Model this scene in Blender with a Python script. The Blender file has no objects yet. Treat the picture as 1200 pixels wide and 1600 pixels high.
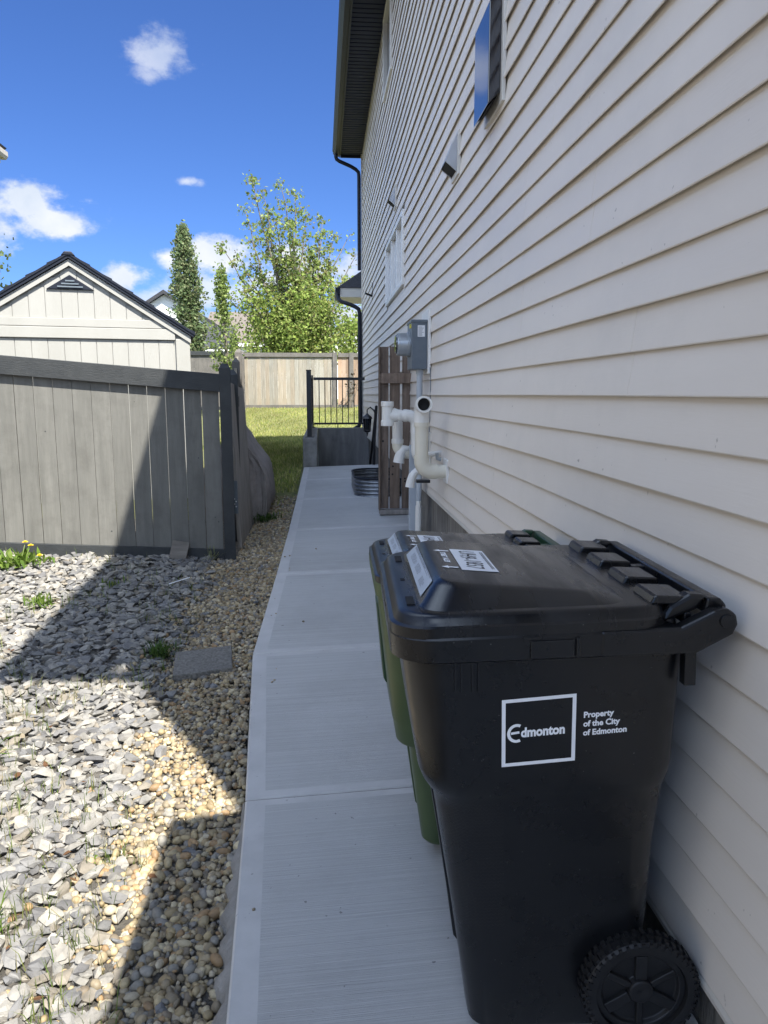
import bpy, bmesh, math, random
import numpy as np
from mathutils import Vector, Matrix
random.seed(7); RNG = np.random.default_rng(11)
R = math.radians
scene = bpy.context.scene
COL = scene.collection

# ------------------------------------------------------------------ camera
CAMH = 1.5
FPX, VPX, VPY = 1180.0, 502.0, 616.0      # focal length and walkway vanishing point in 1200x1600 pixels
_d = Vector((VPX-600, -(VPY-800), -FPX)).normalized()
_p = math.atan((800-VPY)/FPX)
_up = Vector((0, math.cos(_p), math.sin(_p)))
_rt = _d.cross(_up)
cam_d = bpy.data.cameras.new('camera'); cam = bpy.data.objects.new('camera', cam_d); COL.objects.link(cam)
cam_d.sensor_fit = 'VERTICAL'; cam_d.sensor_height = 36.0; cam_d.lens = FPX*36/1600
cam_d.clip_start = 0.05; cam_d.clip_end = 2000
cam.matrix_world = Matrix(((_rt.x, _rt.y, _rt.z, 0), (_d.x, _d.y, _d.z, 0), (_up.x, _up.y, _up.z, CAMH), (0, 0, 0, 1)))
scene.camera = cam

# ------------------------------------------------------------------ light
SUN = Vector((0.33, -0.60, 1.0)).normalized()          # direction towards the sun
SUN_EL = math.asin(SUN.z); SUN_AZ = math.atan2(SUN.x, SUN.y)
sl = bpy.data.lights.new('sun', 'SUN'); so = bpy.data.objects.new('sun', sl); COL.objects.link(so)
sl.energy = 3.9; sl.angle = R(0.53); sl.color = (1.0, 0.95, 0.87)
so.rotation_euler = SUN.to_track_quat('Z', 'Y').to_euler(); so.location = (3, -6, 12)
scene.view_settings.view_transform = 'Standard'; scene.view_settings.look = 'None'
scene.view_settings.gamma = 1.0; scene.view_settings.exposure = 1.85
scene.cycles.max_bounces = 8; scene.cycles.diffuse_bounces = 5
world = bpy.data.worlds.new('World'); scene.world = world; world.use_nodes = True
SKY_STRENGTH = 0.15

def pix_dir(px, py):
    c = Vector((px-600, -(py-800), -FPX))
    return Vector((_rt.dot(c), _d.dot(c), _up.dot(c))).normalized()

def build_world():
    nt = world.node_tree; N = nt.nodes; L = nt.links
    for n in list(N): N.remove(n)
    out = N.new('ShaderNodeOutputWorld'); bg = N.new('ShaderNodeBackground')
    sky = N.new('ShaderNodeTexSky'); sky.sky_type = 'NISHITA'; sky.sun_disc = False
    sky.sun_elevation = SUN_EL; sky.sun_rotation = SUN_AZ
    sky.altitude = 700; sky.air_density = 1.0; sky.dust_density = 0.25; sky.ozone_density = 2.0
    tc = N.new('ShaderNodeTexCoord')
    hs = N.new('ShaderNodeMix'); hs.data_type = 'RGBA'; hs.blend_type = 'MULTIPLY'; hs.inputs[0].default_value = 1.0      # clear deep blue northern sky
    hs.inputs[7].default_value = (.128, .19, .318, 1); L.new(sky.outputs['Color'], hs.inputs[6])
    # fbm in the sky direction, shared by all the clouds
    nz = N.new('ShaderNodeTexNoise'); nz.inputs['Scale'].default_value = 15; nz.inputs['Detail'].default_value = 9; nz.inputs['Roughness'].default_value = 0.62
    mp = N.new('ShaderNodeMapping'); mp.inputs['Scale'].default_value = (1, 1, 1.5)
    L.new(tc.outputs['Generated'], mp.inputs['Vector']); L.new(mp.outputs['Vector'], nz.inputs['Vector'])
    def math_(op, a, b=None, c=None):
        m = N.new('ShaderNodeMath'); m.operation = op
        for i, x in enumerate((a, b, c)):
            if x is None: continue
            if isinstance(x, (int, float)): m.inputs[i].default_value = x
            else: L.new(x, m.inputs[i])
        return m.outputs[0]
    def dot_(v):
        m = N.new('ShaderNodeVectorMath'); m.operation = 'DOT_PRODUCT'
        L.new(tc.outputs['Generated'], m.inputs[0]); m.inputs[1].default_value = v
        return m.outputs['Value']
    total = None
    # cloud centres (as seen in the photo), half sizes in photo pixels, strength
    for px, py, ax, ay, den in ((25, 305, 84, 40, 1.25), (85, 350, 60, 26, 1.2), (-80, 330, 90, 70, 1.2), (252, 92, 50, 40, 0.6), (232, 118, 34, 22, 0.5), (289, 283, 26, 9, 0.75),
                                (258, 402, 24, 16, 0.95), (345, 398, 60, 34, 1.2), (330, 455, 90, 30, 0.75), (190, 432, 46, 26, 1.2), (470, 430, 90, 44, 1.1),
                                (545, 415, 44, 40, 0.9), (560, 500, 60, 50, 1.0), (240, 470, 70, 24, 0.7), (350, 505, 190, 22, 0.6), (900, 100, 160, 60, 1.0), (-400, 200, 190, 90, 1.1), (700, 640, 300, 60, 0.8)):
        c = pix_dir(px, py)
        ex = Vector((c.y, -c.x, 0)).normalized(); ez = ex.cross(c)
        if ez.z < 0: ez = -ez
        fwd = dot_(c)
        sc = c.dot(_d) if False else 1.0
        k = 1.0/math.sqrt((px-600)**2+(py-800)**2+FPX**2)
        u = math_('DIVIDE', dot_(ex), ax*k); v = math_('DIVIDE', dot_(ez), ay*k)
        r = math_('SQRT', math_('ADD', math_('MULTIPLY', u, u), math_('MULTIPLY', v, v)))
        e = math_('SUBTRACT', 1.12, r)
        e = math_('MULTIPLY_ADD', e, 1.0, math_('MULTIPLY_ADD', nz.outputs[0], 3.4, -1.75))
        mr = N.new('ShaderNodeMapRange'); mr.interpolation_type = 'SMOOTHSTEP'
        L.new(e, mr.inputs[0]); mr.inputs[1].default_value = 0.0; mr.inputs[2].default_value = 0.95
        mr.inputs[3].default_value = 0; mr.inputs[4].default_value = den
        m = math_('MULTIPLY', mr.outputs[0], math_('GREATER_THAN', fwd, 0.2))
        total = m if total is None else math_('MAXIMUM', total, m)
    total = math_('MINIMUM', total, 0.97)
    # cloud colour: bright tops, greyer bodies
    nz2 = N.new('ShaderNodeTexNoise'); nz2.inputs['Scale'].default_value = 11; nz2.inputs['Detail'].default_value = 5
    L.new(tc.outputs['Generated'], nz2.inputs['Vector'])
    cr = N.new('ShaderNodeValToRGB'); cr.color_ramp.elements[0].position = 0.35; cr.color_ramp.elements[1].position = 0.62
    cr.color_ramp.elements[0].color = (1.35, 1.52, 1.78, 1); cr.color_ramp.elements[1].color = (1.95, 1.98, 2.05, 1)
    L.new(nz2.outputs[0], cr.inputs[0])
    mx = N.new('ShaderNodeMix'); mx.data_type = 'RGBA'
    L.new(total, mx.inputs[0]); L.new(hs.outputs[2], mx.inputs[6]); L.new(cr.outputs[0], mx.inputs[7])
    # bright clouds added over the unseen sky (behind, overhead, left) to fill the shade
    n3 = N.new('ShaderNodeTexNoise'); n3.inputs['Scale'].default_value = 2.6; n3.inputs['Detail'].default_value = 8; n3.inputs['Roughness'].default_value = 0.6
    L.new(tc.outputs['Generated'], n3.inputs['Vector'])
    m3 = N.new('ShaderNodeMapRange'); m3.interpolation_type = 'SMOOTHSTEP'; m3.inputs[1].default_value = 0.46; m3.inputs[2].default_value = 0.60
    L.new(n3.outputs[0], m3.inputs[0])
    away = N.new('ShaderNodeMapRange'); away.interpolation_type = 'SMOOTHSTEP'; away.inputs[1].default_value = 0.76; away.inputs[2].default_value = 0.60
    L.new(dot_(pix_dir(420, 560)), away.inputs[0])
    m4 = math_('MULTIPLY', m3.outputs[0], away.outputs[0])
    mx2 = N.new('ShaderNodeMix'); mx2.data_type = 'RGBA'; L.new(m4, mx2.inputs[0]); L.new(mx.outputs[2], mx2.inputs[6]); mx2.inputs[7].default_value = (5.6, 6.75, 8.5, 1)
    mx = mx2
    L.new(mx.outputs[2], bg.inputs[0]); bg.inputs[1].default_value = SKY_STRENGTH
    L.new(bg.outputs[0], out.inputs[0])
build_world()

# ------------------------------------------------------------------ materials
def _inp(b, names, val):
    for n in names:
        if n in b.inputs:
            b.inputs[n].default_value = val; return
def mat(name, c1, c2=None, scale=6, rough=0.6, rough2=None, bump=0.0, bscale=60, bdist=0.01, metal=0.0, stretch=(1, 1, 1), spec=0.5, attr=False,
        detail=6, dirt=None, dscale=2.0, damt=0.5, bstretch=None, coat=0.0, specks=None):
    m = bpy.data.materials.new(name); m.use_nodes = True; nt = m.node_tree; N = nt.nodes; L = nt.links
    b = N['Principled BSDF']
    c2 = c2 or c1
    tc = N.new('ShaderNodeTexCoord'); mp = N.new('ShaderNodeMapping'); mp.inputs['Scale'].default_value = stretch
    L.new(tc.outputs['Object'], mp.inputs['Vector'])
    nz = N.new('ShaderNodeTexNoise'); nz.inputs['Scale'].default_value = scale; nz.inputs['Detail'].default_value = detail; nz.inputs['Roughness'].default_value = 0.6
    L.new(mp.outputs[0], nz.inputs['Vector'])
    cr = N.new('ShaderNodeValToRGB'); cr.color_ramp.elements[0].position = 0.33; cr.color_ramp.elements[1].position = 0.67
    cr.color_ramp.elements[0].color = (*c1, 1); cr.color_ramp.elements[1].color = (*c2, 1)
    L.new(nz.outputs[0], cr.inputs[0]); col = cr.outputs[0]
    if dirt:
        n2 = N.new('ShaderNodeTexNoise'); n2.inputs['Scale'].default_value = dscale; n2.inputs['Detail'].default_value = 8; n2.inputs['Roughness'].default_value = 0.7
        L.new(tc.outputs['Object'], n2.inputs['Vector'])
        mr = N.new('ShaderNodeMapRange'); mr.inputs[1].default_value = 0.48; mr.inputs[2].default_value = 0.72; mr.inputs[3].default_value = 0; mr.inputs[4].default_value = damt
        L.new(n2.outputs[0], mr.inputs[0])
        mx = N.new('ShaderNodeMix'); mx.data_type = 'RGBA'; L.new(mr.outputs[0], mx.inputs[0]); L.new(col, mx.inputs[6]); mx.inputs[7].default_value = (*dirt, 1)
        col = mx.outputs[2]
    if specks:                                               # (scale, low, high, colour): dust specks and scuffs
        n4 = N.new('ShaderNodeTexNoise'); n4.inputs['Scale'].default_value = specks[0]; n4.inputs['Detail'].default_value = 3
        L.new(tc.outputs['Object'], n4.inputs['Vector'])
        m5 = N.new('ShaderNodeMapRange'); m5.inputs[1].default_value = specks[1]; m5.inputs[2].default_value = specks[2]; m5.inputs[3].default_value = 0; m5.inputs[4].default_value = .8
        L.new(n4.outputs[0], m5.inputs[0])
        mx = N.new('ShaderNodeMix'); mx.data_type = 'RGBA'; L.new(m5.outputs[0], mx.inputs[0]); L.new(col, mx.inputs[6]); mx.inputs[7].default_value = (*specks[3], 1)
        col = mx.outputs[2]
    if attr:
        at = N.new('ShaderNodeAttribute'); at.attribute_name = 'Col'
        mx = N.new('ShaderNodeMix'); mx.data_type = 'RGBA'; mx.blend_type = 'MULTIPLY'; mx.inputs[0].default_value = 1
        L.new(col, mx.inputs[6]); L.new(at.outputs['Color'], mx.inputs[7]); col = mx.outputs[2]
    L.new(col, b.inputs['Base Color'])
    b.inputs['Roughness'].default_value = rough; b.inputs['Metallic'].default_value = metal
    _inp(b, ['Specular IOR Level', 'Specular'], spec)
    if coat: _inp(b, ['Coat Weight'], coat)
    if rough2 is not None:
        mr = N.new('ShaderNodeMapRange'); mr.inputs[1].default_value = 0.35; mr.inputs[2].default_value = 0.65; mr.inputs[3].default_value = rough; mr.inputs[4].default_value = rough2
        L.new(nz.outputs[0], mr.inputs[0]); L.new(mr.outputs[0], b.inputs['Roughness'])
    if bump:
        mp2 = N.new('ShaderNodeMapping'); mp2.inputs['Scale'].default_value = bstretch or stretch
        L.new(tc.outputs['Object'], mp2.inputs['Vector'])
        n3 = N.new('ShaderNodeTexNoise'); n3.inputs['Scale'].default_value = bscale; n3.inputs['Detail'].default_value = 7; n3.inputs['Roughness'].default_value = 0.65
        L.new(mp2.outputs[0], n3.inputs['Vector'])
        bp = N.new('ShaderNodeBump'); bp.inputs['Strength'].default_value = bump; bp.inputs['Distance'].default_value = bdist
        L.new(n3.outputs[0], bp.inputs['Height']); L.new(bp.outputs[0], b.inputs['Normal'])
    return m

def leaf_mat(name, trans=0.35, rough=0.5):
    m = bpy.data.materials.new(name); m.use_nodes = True; nt = m.node_tree; N = nt.nodes; L = nt.links
    b = N['Principled BSDF']; out = N['Material Output']
    at = N.new('ShaderNodeAttribute'); at.attribute_name = 'Col'
    L.new(at.outputs['Color'], b.inputs['Base Color']); b.inputs['Roughness'].default_value = rough; _inp(b, ['Specular IOR Level', 'Specular'], .25)
    tr = N.new('ShaderNodeBsdfTranslucent'); L.new(at.outputs['Color'], tr.inputs[0])
    ms = N.new('ShaderNodeMixShader'); ms.inputs[0].default_value = trans
    L.new(b.outputs[0], ms.inputs[1]); L.new(tr.outputs[0], ms.inputs[2]); L.new(ms.outputs[0], out.inputs[0])
    return m

def glass_mat(name, tint):
    m = bpy.data.materials.new(name); m.use_nodes = True; b = m.node_tree.nodes['Principled BSDF']
    b.inputs['Base Color'].default_value = (*tint, 1); b.inputs['Roughness'].default_value = 0.03
    _inp(b, ['Specular IOR Level', 'Specular'], 0.8)
    return m

M = {}
M['siding'] = mat('vinyl siding', (.685, .635, .568), (.745, .695, .628), scale=1.2, rough=0.42, rough2=0.52, bump=0.28, bscale=90, bdist=0.0016, stretch=(1, .35, 1), bstretch=(1, .10, 1.4), dirt=(.53, .505, .46), dscale=1.3, damt=0.3, specks=(30, .735, .77, (.32, .29, .25)))
M['trim'] = mat('almond trim', (.58, .56, .51), (.62, .60, .55), scale=4, rough=0.45)
M['white'] = mat('white vinyl', (.72, .72, .70), (.78, .78, .76), scale=6, rough=0.4)
M['soffit'] = mat('dark soffit', (.011, .015, .034), (.015, .019, .042), rough=0.6, scale=5, spec=.15)
M['gutter'] = mat('charcoal aluminium', (.011, .014, .022), (.016, .019, .029), rough=0.45, scale=8, spec=.2)
M['hood_metal'] = mat('pale vent metal', (.46, .48, .51), (.52, .54, .57), rough=.28, scale=9, metal=.45)
M['shingle'] = mat('dark shingles', (.020, .021, .025), (.045, .045, .05), scale=30, rough=0.9, bump=.6, bscale=40, stretch=(1, 1, 1))
M['brownroof'] = mat('brown shingles', (.095, .08, .068), (.15, .125, .105), scale=8, rough=0.9)
M['found'] = mat('foundation parging', (.10, .094, .083), (.25, .235, .21), scale=12, rough=0.9, bump=.8, bscale=16, bdist=.012, stretch=(1, 2.6, .3), dirt=(.07, .066, .06), dscale=2.5, damt=.5)
M['concrete'] = mat('broom finished concrete', (.355, .355, .345), (.445, .445, .435), scale=5.5, rough=0.85, bump=.7, bscale=36, bdist=.004, bstretch=(.10, 7, 1), dirt=(.27, .265, .25), dscale=1.1, damt=.5, stretch=(.10, 24, 1), detail=9, specks=(38, .72, .76, (.13, .125, .12)))
M['trowel'] = mat('trowelled concrete', (.425, .42, .41), (.48, .475, .462), scale=7, rough=0.7, rough2=.8, bump=.12, bscale=60, bdist=.003, dirt=(.36, .355, .34), dscale=3, damt=.6, specks=(45, .70, .76, (.16, .155, .145)))
M['roughconc'] = mat('rough concrete', (.20, .195, .18), (.31, .30, .28), scale=9, rough=0.95, bump=.9, bscale=28, bdist=.02, dirt=(.17, .165, .15), dscale=6, damt=.6)
M['oldconc'] = mat('stained concrete', (.13, .13, .128), (.25, .248, .24), scale=3, rough=0.9, bump=.4, bscale=30, bdist=.008, stretch=(2.2, 2.2, .35), dirt=(.07, .07, .07), dscale=1.8, damt=.6)
M['soil'] = mat('gritty soil', (.07, .064, .055), (.15, .138, .118), scale=22, rough=1, bump=1, bscale=60, bdist=.03, dirt=(.05, .043, .033), dscale=4, damt=.7)
M['lawn'] = mat('lawn ground', (.10, .12, .035), (.20, .20, .07), scale=14, rough=1, bump=1, bscale=50, bdist=.04, dirt=(.17, .15, .08), dscale=.9, damt=.5)
M['blade'] = leaf_mat('grass blade', .35, .6)
M['leaf'] = leaf_mat('leaf', .5, .75)
M['bark'] = mat('bark', (.09, .075, .06), (.17, .15, .12), scale=14, rough=.95, bump=.8, bscale=20, stretch=(1, 1, .25))
M['stone'] = mat('crushed limestone', (.31, .307, .296), (.58, .567, .54), scale=30, rough=.9, bump=.7, bscale=110, bdist=.005, attr=True, detail=9, dirt=(.24, .23, .21), dscale=60, damt=.5)
M['pebble'] = mat('pea gravel pebble', (.58, .565, .52), (.90, .88, .81), scale=60, rough=.6, rough2=.8, attr=True)
M['fence_trim'] = mat('charcoal stained rail', (.014, .017, .019), (.026, .029, .030), scale=9, rough=.62, bump=.35, bscale=40, stretch=(1, 1, 1), bstretch=(.4, 4, 4))
M['fence_board'] = mat('grey stained board', (.100, .099, .090), (.138, .136, .124), scale=6, rough=.72, bump=.4, bscale=30, bdist=.004, stretch=(3.2, 3.2, .35), dirt=(.07, .068, .06), dscale=6, damt=.5, attr=True)
M['pale_board'] = mat('weathered pale board', (.20, .18, .142), (.29, .265, .215), scale=7, rough=.85, bump=.4, bscale=30, stretch=(3, 3, .3), dirt=(.28, .235, .175), dscale=2.2, damt=.5, attr=True)
M['brown_board'] = mat('brown fence board', (.19, .13, .088), (.28, .20, .14), scale=7, rough=.85, bump=.4, bscale=30, stretch=(3, 3, .3), attr=True)
M['grey_rail'] = mat('grey fence rail', (.085, .08, .072), (.13, .12, .105), scale=5, rough=.8, stretch=(1, 1, 1))
M['cedar'] = mat('weathered cedar', (.10, .074, .056), (.225, .172, .135), scale=9, rough=.8, bump=.5, bscale=34, bdist=.004, stretch=(4, 4, .4), dirt=(.06, .045, .034), dscale=4.5, damt=.6, attr=True)
M['shed'] = mat('painted shed', (.29, .288, .265), (.32, .318, .295), scale=3, rough=.6, bump=.15, bscale=50, stretch=(1, 1, .3))
M['metal_grey'] = mat('grey painted steel', (.10, .125, .15), (.125, .15, .175), scale=12, rough=.42)
M['meter_metal'] = mat('meter housing', (.38, .41, .44), (.45, .48, .50), scale=5, rough=.28, metal=.55)
M['steel'] = mat('galvanised steel', (.22, .23, .245), (.36, .375, .39), scale=22, rough=.34, rough2=.48, metal=1)
M['pvc'] = mat('white pvc', (.70, .69, .65), (.76, .75, .71), scale=4, rough=.32)
M['pvc_old'] = mat('yellowed pvc', (.64, .60, .49), (.70, .665, .56), scale=3, rough=.36)
M['conduit'] = mat('grey conduit', (.36, .40, .44), (.42, .46, .50), scale=5, rough=.45)
M['dark'] = mat('dark cavity', (.006, .006, .007), rough=.8)
M['black_metal'] = mat('black powder coat', (.010, .010, .012), (.016, .016, .018), scale=10, rough=.38)
M['hood'] = mat('glossy black enamel', (.006, .008, .013), (.009, .011, .017), rough=.13, scale=4, spec=.8, coat=.5)
M['tarp'] = mat('grey brown canvas', (.21, .185, .172), (.28, .25, .232), scale=9, rough=.9, bump=1.0, bscale=6, bdist=.07, bstretch=(1.3, 1.3, .35), dirt=(.17, .15, .14), dscale=3, damt=.5)
M['plank'] = mat('weathered plank', (.20, .185, .168), (.31, .285, .26), scale=8, rough=.9, bump=.5, bscale=30, stretch=(3, 3, .3))
M['cart'] = mat('black cart plastic', (.0038, .0044, .0058), (.0068, .0074, .0090), scale=9, rough=.24, rough2=.36, bump=.07, bscale=260, bdist=.0016, spec=.5, dirt=(.015, .0145, .014), dscale=3.0, damt=.35, specks=(150, .735, .77, (.12, .12, .115)))
M['cart_lid'] = mat('black lid plastic', (.0048, .0054, .0068), (.012, .012, .0128), scale=4.5, rough=.17, rough2=.40, bump=.06, bscale=140, bdist=.0016, spec=.5, stretch=(3.0, .45, 1), dirt=(.024, .023, .023), dscale=3.5, damt=.3, specks=(120, .735, .77, (.14, .14, .135)))
M['green'] = mat('green cart plastic', (.050, .078, .030), (.066, .100, .040), scale=4, rough=.34, rough2=.46, bump=.06, bscale=200, bdist=.0016)
M['dark_green'] = mat('dark green cart plastic', (.014, .045, .020), (.020, .06, .027), scale=4, rough=.36)
M['tyre'] = mat('black tyre', (.007, .0072, .008), (.012, .012, .013), scale=20, rough=.55)
M['label'] = mat('white label', (.74, .76, .78), (.80, .81, .82), scale=8, rough=.38)
M['bluelabel'] = mat('pale instruction label', (.40, .46, .54), (.46, .52, .60), scale=10, rough=.30)
M['ink'] = mat('black ink', (.012, .012, .014), rough=.5)
M['whiteink'] = mat('white print', (.86, .87, .88), (.90, .91, .92), scale=30, rough=.5)
M['greyink'] = mat('grey print', (.11, .12, .14), rough=.5)
M['glass'] = glass_mat('window glass', (.020, .024, .030))
M['sky_reflection'] = mat('painted sky reflection', (.62, .64, .66), (.66, .68, .70), rough=.25, scale=3)  # pale colour stands in for sky reflected in the triple window panes
M['yellow'] = mat('yellow sticker', (.62, .55, .08), rough=.5)
M['petal'] = mat('dandelion yellow', (.80, .58, .02), rough=.6)
M['palehouse'] = mat('pale house siding', (.56, .56, .55), (.62, .62, .60), scale=3, rough=.7)
M['tanhouse'] = mat('tan house siding', (.40, .36, .30), (.44, .40, .34), scale=3, rough=.7)
M['scrap'] = mat('old board scrap', (.10, .09, .078), (.17, .155, .135), scale=8, rough=.9, bump=.5, bscale=30, stretch=(.4, 3, 3))
M['paver'] = mat('exposed aggregate paver', (.09, .088, .08), (.22, .21, .19), scale=70, rough=.95, bump=1, bscale=90, bdist=.008, dirt=(.12, .115, .105), dscale=5, damt=.6)

def grip_material():
    m = M['cart'].copy(); m.name = 'knurled cart plastic'; nt = m.node_tree; N = nt.nodes; L = nt.links; b = N['Principled BSDF']
    tc = N.new('ShaderNodeTexCoord'); mp = N.new('ShaderNodeMapping'); mp.inputs['Rotation'].default_value = (0, R(45), 0)
    ck = N.new('ShaderNodeTexChecker'); ck.inputs['Scale'].default_value = 150
    bp = N.new('ShaderNodeBump'); bp.inputs['Strength'].default_value = .55; bp.inputs['Distance'].default_value = .0025
    L.new(tc.outputs['Object'], mp.inputs[0]); L.new(mp.outputs[0], ck.inputs[0]); L.new(ck.outputs['Fac'], bp.inputs['Height']); L.new(bp.outputs[0], b.inputs['Normal'])
    return m
M['grip'] = grip_material()
# ------------------------------------------------------------------ mesh builder
class MB:
    def __init__(s): s.v = []; s.f = []; s.mi = []; s.col = None
    def add(s, vs, fs, mi=0):
        o = len(s.v); s.v += [tuple(map(float, p)) for p in vs]
        for f in fs: s.f.append(tuple(i+o for i in f)); s.mi.append(mi)
    def box(s, c, sz, rot=None, mi=0):
        x, y, z = sz[0]/2, sz[1]/2, sz[2]/2
        ps = [Vector(p) for p in ((-x,-y,-z),(x,-y,-z),(x,y,-z),(-x,y,-z),(-x,-y,z),(x,-y,z),(x,y,z),(-x,y,z))]
        if rot is not None: ps = [rot @ p for p in ps]
        s.add([p+Vector(c) for p in ps], [(0,3,2,1),(4,5,6,7),(0,1,5,4),(1,2,6,5),(2,3,7,6),(3,0,4,7)], mi)
    def span(s, a, b, mi=0):
        s.box([(a[i]+b[i])/2 for i in range(3)], [abs(b[i]-a[i]) for i in range(3)], None, mi)
    def loft(s, rings, mi=0, cap0=True, cap1=True, closed=True):
        n = len(rings[0]); vs = [p for r in rings for p in r]; fs = []
        for k in range(len(rings)-1):
            for i in range(n if closed else n-1):
                j = (i+1) % n
                fs.append((k*n+i, k*n+j, (k+1)*n+j, (k+1)*n+i))
        if cap0: fs.append(tuple(reversed(range(n))))
        if cap1: fs.append(tuple(range((len(rings)-1)*n, len(rings)*n)))
        s.add(vs, fs, mi)
    def prism(s, poly, fn, lo, hi, mi=0):
        s.loft([[fn(a, b, lo) for a, b in poly], [fn(a, b, hi) for a, b in poly]], mi)
    def tube(s, path, r, n=12, mi=0, caps=True):
        path = [Vector(p) for p in path]; rs = r if isinstance(r, (list, tuple)) else [r]*len(path)
        rings = []; nrm = None
        for k, p in enumerate(path):
            t = (path[min(k+1, len(path)-1)]-path[max(k-1, 0)])
            t = t.normalized() if t.length > 1e-9 else Vector((0, 0, 1))
            if nrm is None:
                nrm = t.orthogonal().normalized()
            nrm = (nrm - t*nrm.dot(t)); nrm = nrm.normalized() if nrm.length > 1e-6 else t.orthogonal().normalized()
            bn = t.cross(nrm)
            rings.append([p+(nrm*math.cos(2*math.pi*i/n)+bn*math.sin(2*math.pi*i/n))*rs[k] for i in range(n)])
        s.loft(rings, mi, caps, caps)
    def lathe(s, prof, c, axis, n=24, mi=0, caps=True):            # prof: (distance along axis, radius)
        ax = Vector(axis).normalized(); u = ax.orthogonal().normalized(); w = ax.cross(u); c = Vector(c)
        s.loft([[c+ax*d+(u*math.cos(2*math.pi*i/n)+w*math.sin(2*math.pi*i/n))*max(r, 1e-4) for i in range(n)] for d, r in prof], mi, caps, caps)
    def build(s, name, mats, parent=None, smooth=None, bevel=0.0, seg=2, origin=None, kind=None):
        mats = mats if isinstance(mats, (list, tuple)) else [mats]
        o = Vector(parent_origin(parent)) if parent is not None else Vector(origin or (0, 0, 0))
        me = bpy.data.meshes.new(name)
        me.from_pydata([(p[0]-o.x, p[1]-o.y, p[2]-o.z) for p in s.v], [], s.f)
        for m in mats: me.materials.append(M[m])
        if len(mats) > 1: me.polygons.foreach_set('material_index', s.mi)
        if s.col is not None:
            ca = me.color_attributes.new('Col', 'FLOAT_COLOR', 'POINT')
            ca.data.foreach_set('color', np.asarray(s.col, dtype=np.float32).ravel())
        if smooth is not None:
            me.shade_smooth(); me.set_sharp_from_angle(angle=R(smooth))
        ob = bpy.data.objects.new(name, me); COL.objects.link(ob)
        if parent is not None: ob.parent = parent
        else: ob.location = o
        if bevel:
            md = ob.modifiers.new('bevel', 'BEVEL'); md.width = bevel; md.segments = seg; md.limit_method = 'ANGLE'; md.angle_limit = R(40)
            md.harden_normals = False
        if kind: ob['kind'] = kind
        return ob
ORIG = {}
def parent_origin(p):
    while p is not None and p.name not in ORIG and p.parent is not None: p = p.parent
    return ORIG.get(p.name, (0, 0, 0)) if p is not None else (0, 0, 0)
def thing(name, label, cat, loc=(0, 0, 0), group=None, rot=None, local=False):
    o = bpy.data.objects.new(name, None); o.empty_display_size = .1; COL.objects.link(o); o.location = loc
    if rot: o.rotation_euler = rot
    ORIG[o.name] = (0, 0, 0) if local else tuple(loc)
    tag(o, label, cat, group); return o
def tag(o, label=None, cat=None, group=None, kind=None):
    if label: o['label'] = label
    if cat: o['category'] = cat
    if group: o['group'] = group
    if kind: o['kind'] = kind
    return o
def shades(mb, per, lo=.8, hi=1.15, warm=.05):          # one random tone per piece of `per` vertices
    n = len(mb.v)//per; c = []
    for _ in range(n):
        t = random.uniform(lo, hi); w = random.uniform(-warm, warm)
        c += [(t*(1+w), t, t*(1-w), 1)]*per
    mb.col = c
def arc(c, r, a0, a1, n, ax, ay):                      # arc in the plane of ax, ay
    c, ax, ay = Vector(c), Vector(ax), Vector(ay)
    return [c+ax*r*math.cos(a0+(a1-a0)*i/n)+ay*r*math.sin(a0+(a1-a0)*i/n) for i in range(n+1)]
def text_mesh(mb, s, size, fn, mi=0, bold=0.0, align='LEFT', sx=1.0, shear=0):
    cu = bpy.data.curves.new('t', 'FONT'); cu.body = s; cu.size = size; cu.offset = bold; cu.align_x = align; cu.shear = shear; cu.resolution_u = 3
    ob = bpy.data.objects.new('t', cu); COL.objects.link(ob)
    dg = bpy.context.evaluated_depsgraph_get(); dg.update()
    me = bpy.data.meshes.new_from_object(ob.evaluated_get(dg))
    mb.add([fn(v.co.x*sx, v.co.y) for v in me.vertices], [tuple(p.vertices) for p in me.polygons], mi)
    bpy.data.objects.remove(ob); bpy.data.curves.remove(cu); bpy.data.meshes.remove(me)
def quadstroke(mb, pts, w, fn, mi=0):                  # flat stroke along a 2D polyline
    n = len(pts); L = []
    for i, p in enumerate(pts):
        a = pts[max(i-1, 0)]; b = pts[min(i+1, n-1)]; dx, dy = b[0]-a[0], b[1]-a[1]; l = math.hypot(dx, dy) or 1
        L.append(((p[0]-dy/l*w/2, p[1]+dx/l*w/2), (p[0]+dy/l*w/2, p[1]-dx/l*w/2)))
    for i in range(n-1):
        mb.add([fn(*L[i][1]), fn(*L[i+1][1]), fn(*L[i+1][0]), fn(*L[i][0])], [(0, 1, 2, 3)], mi)

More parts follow.
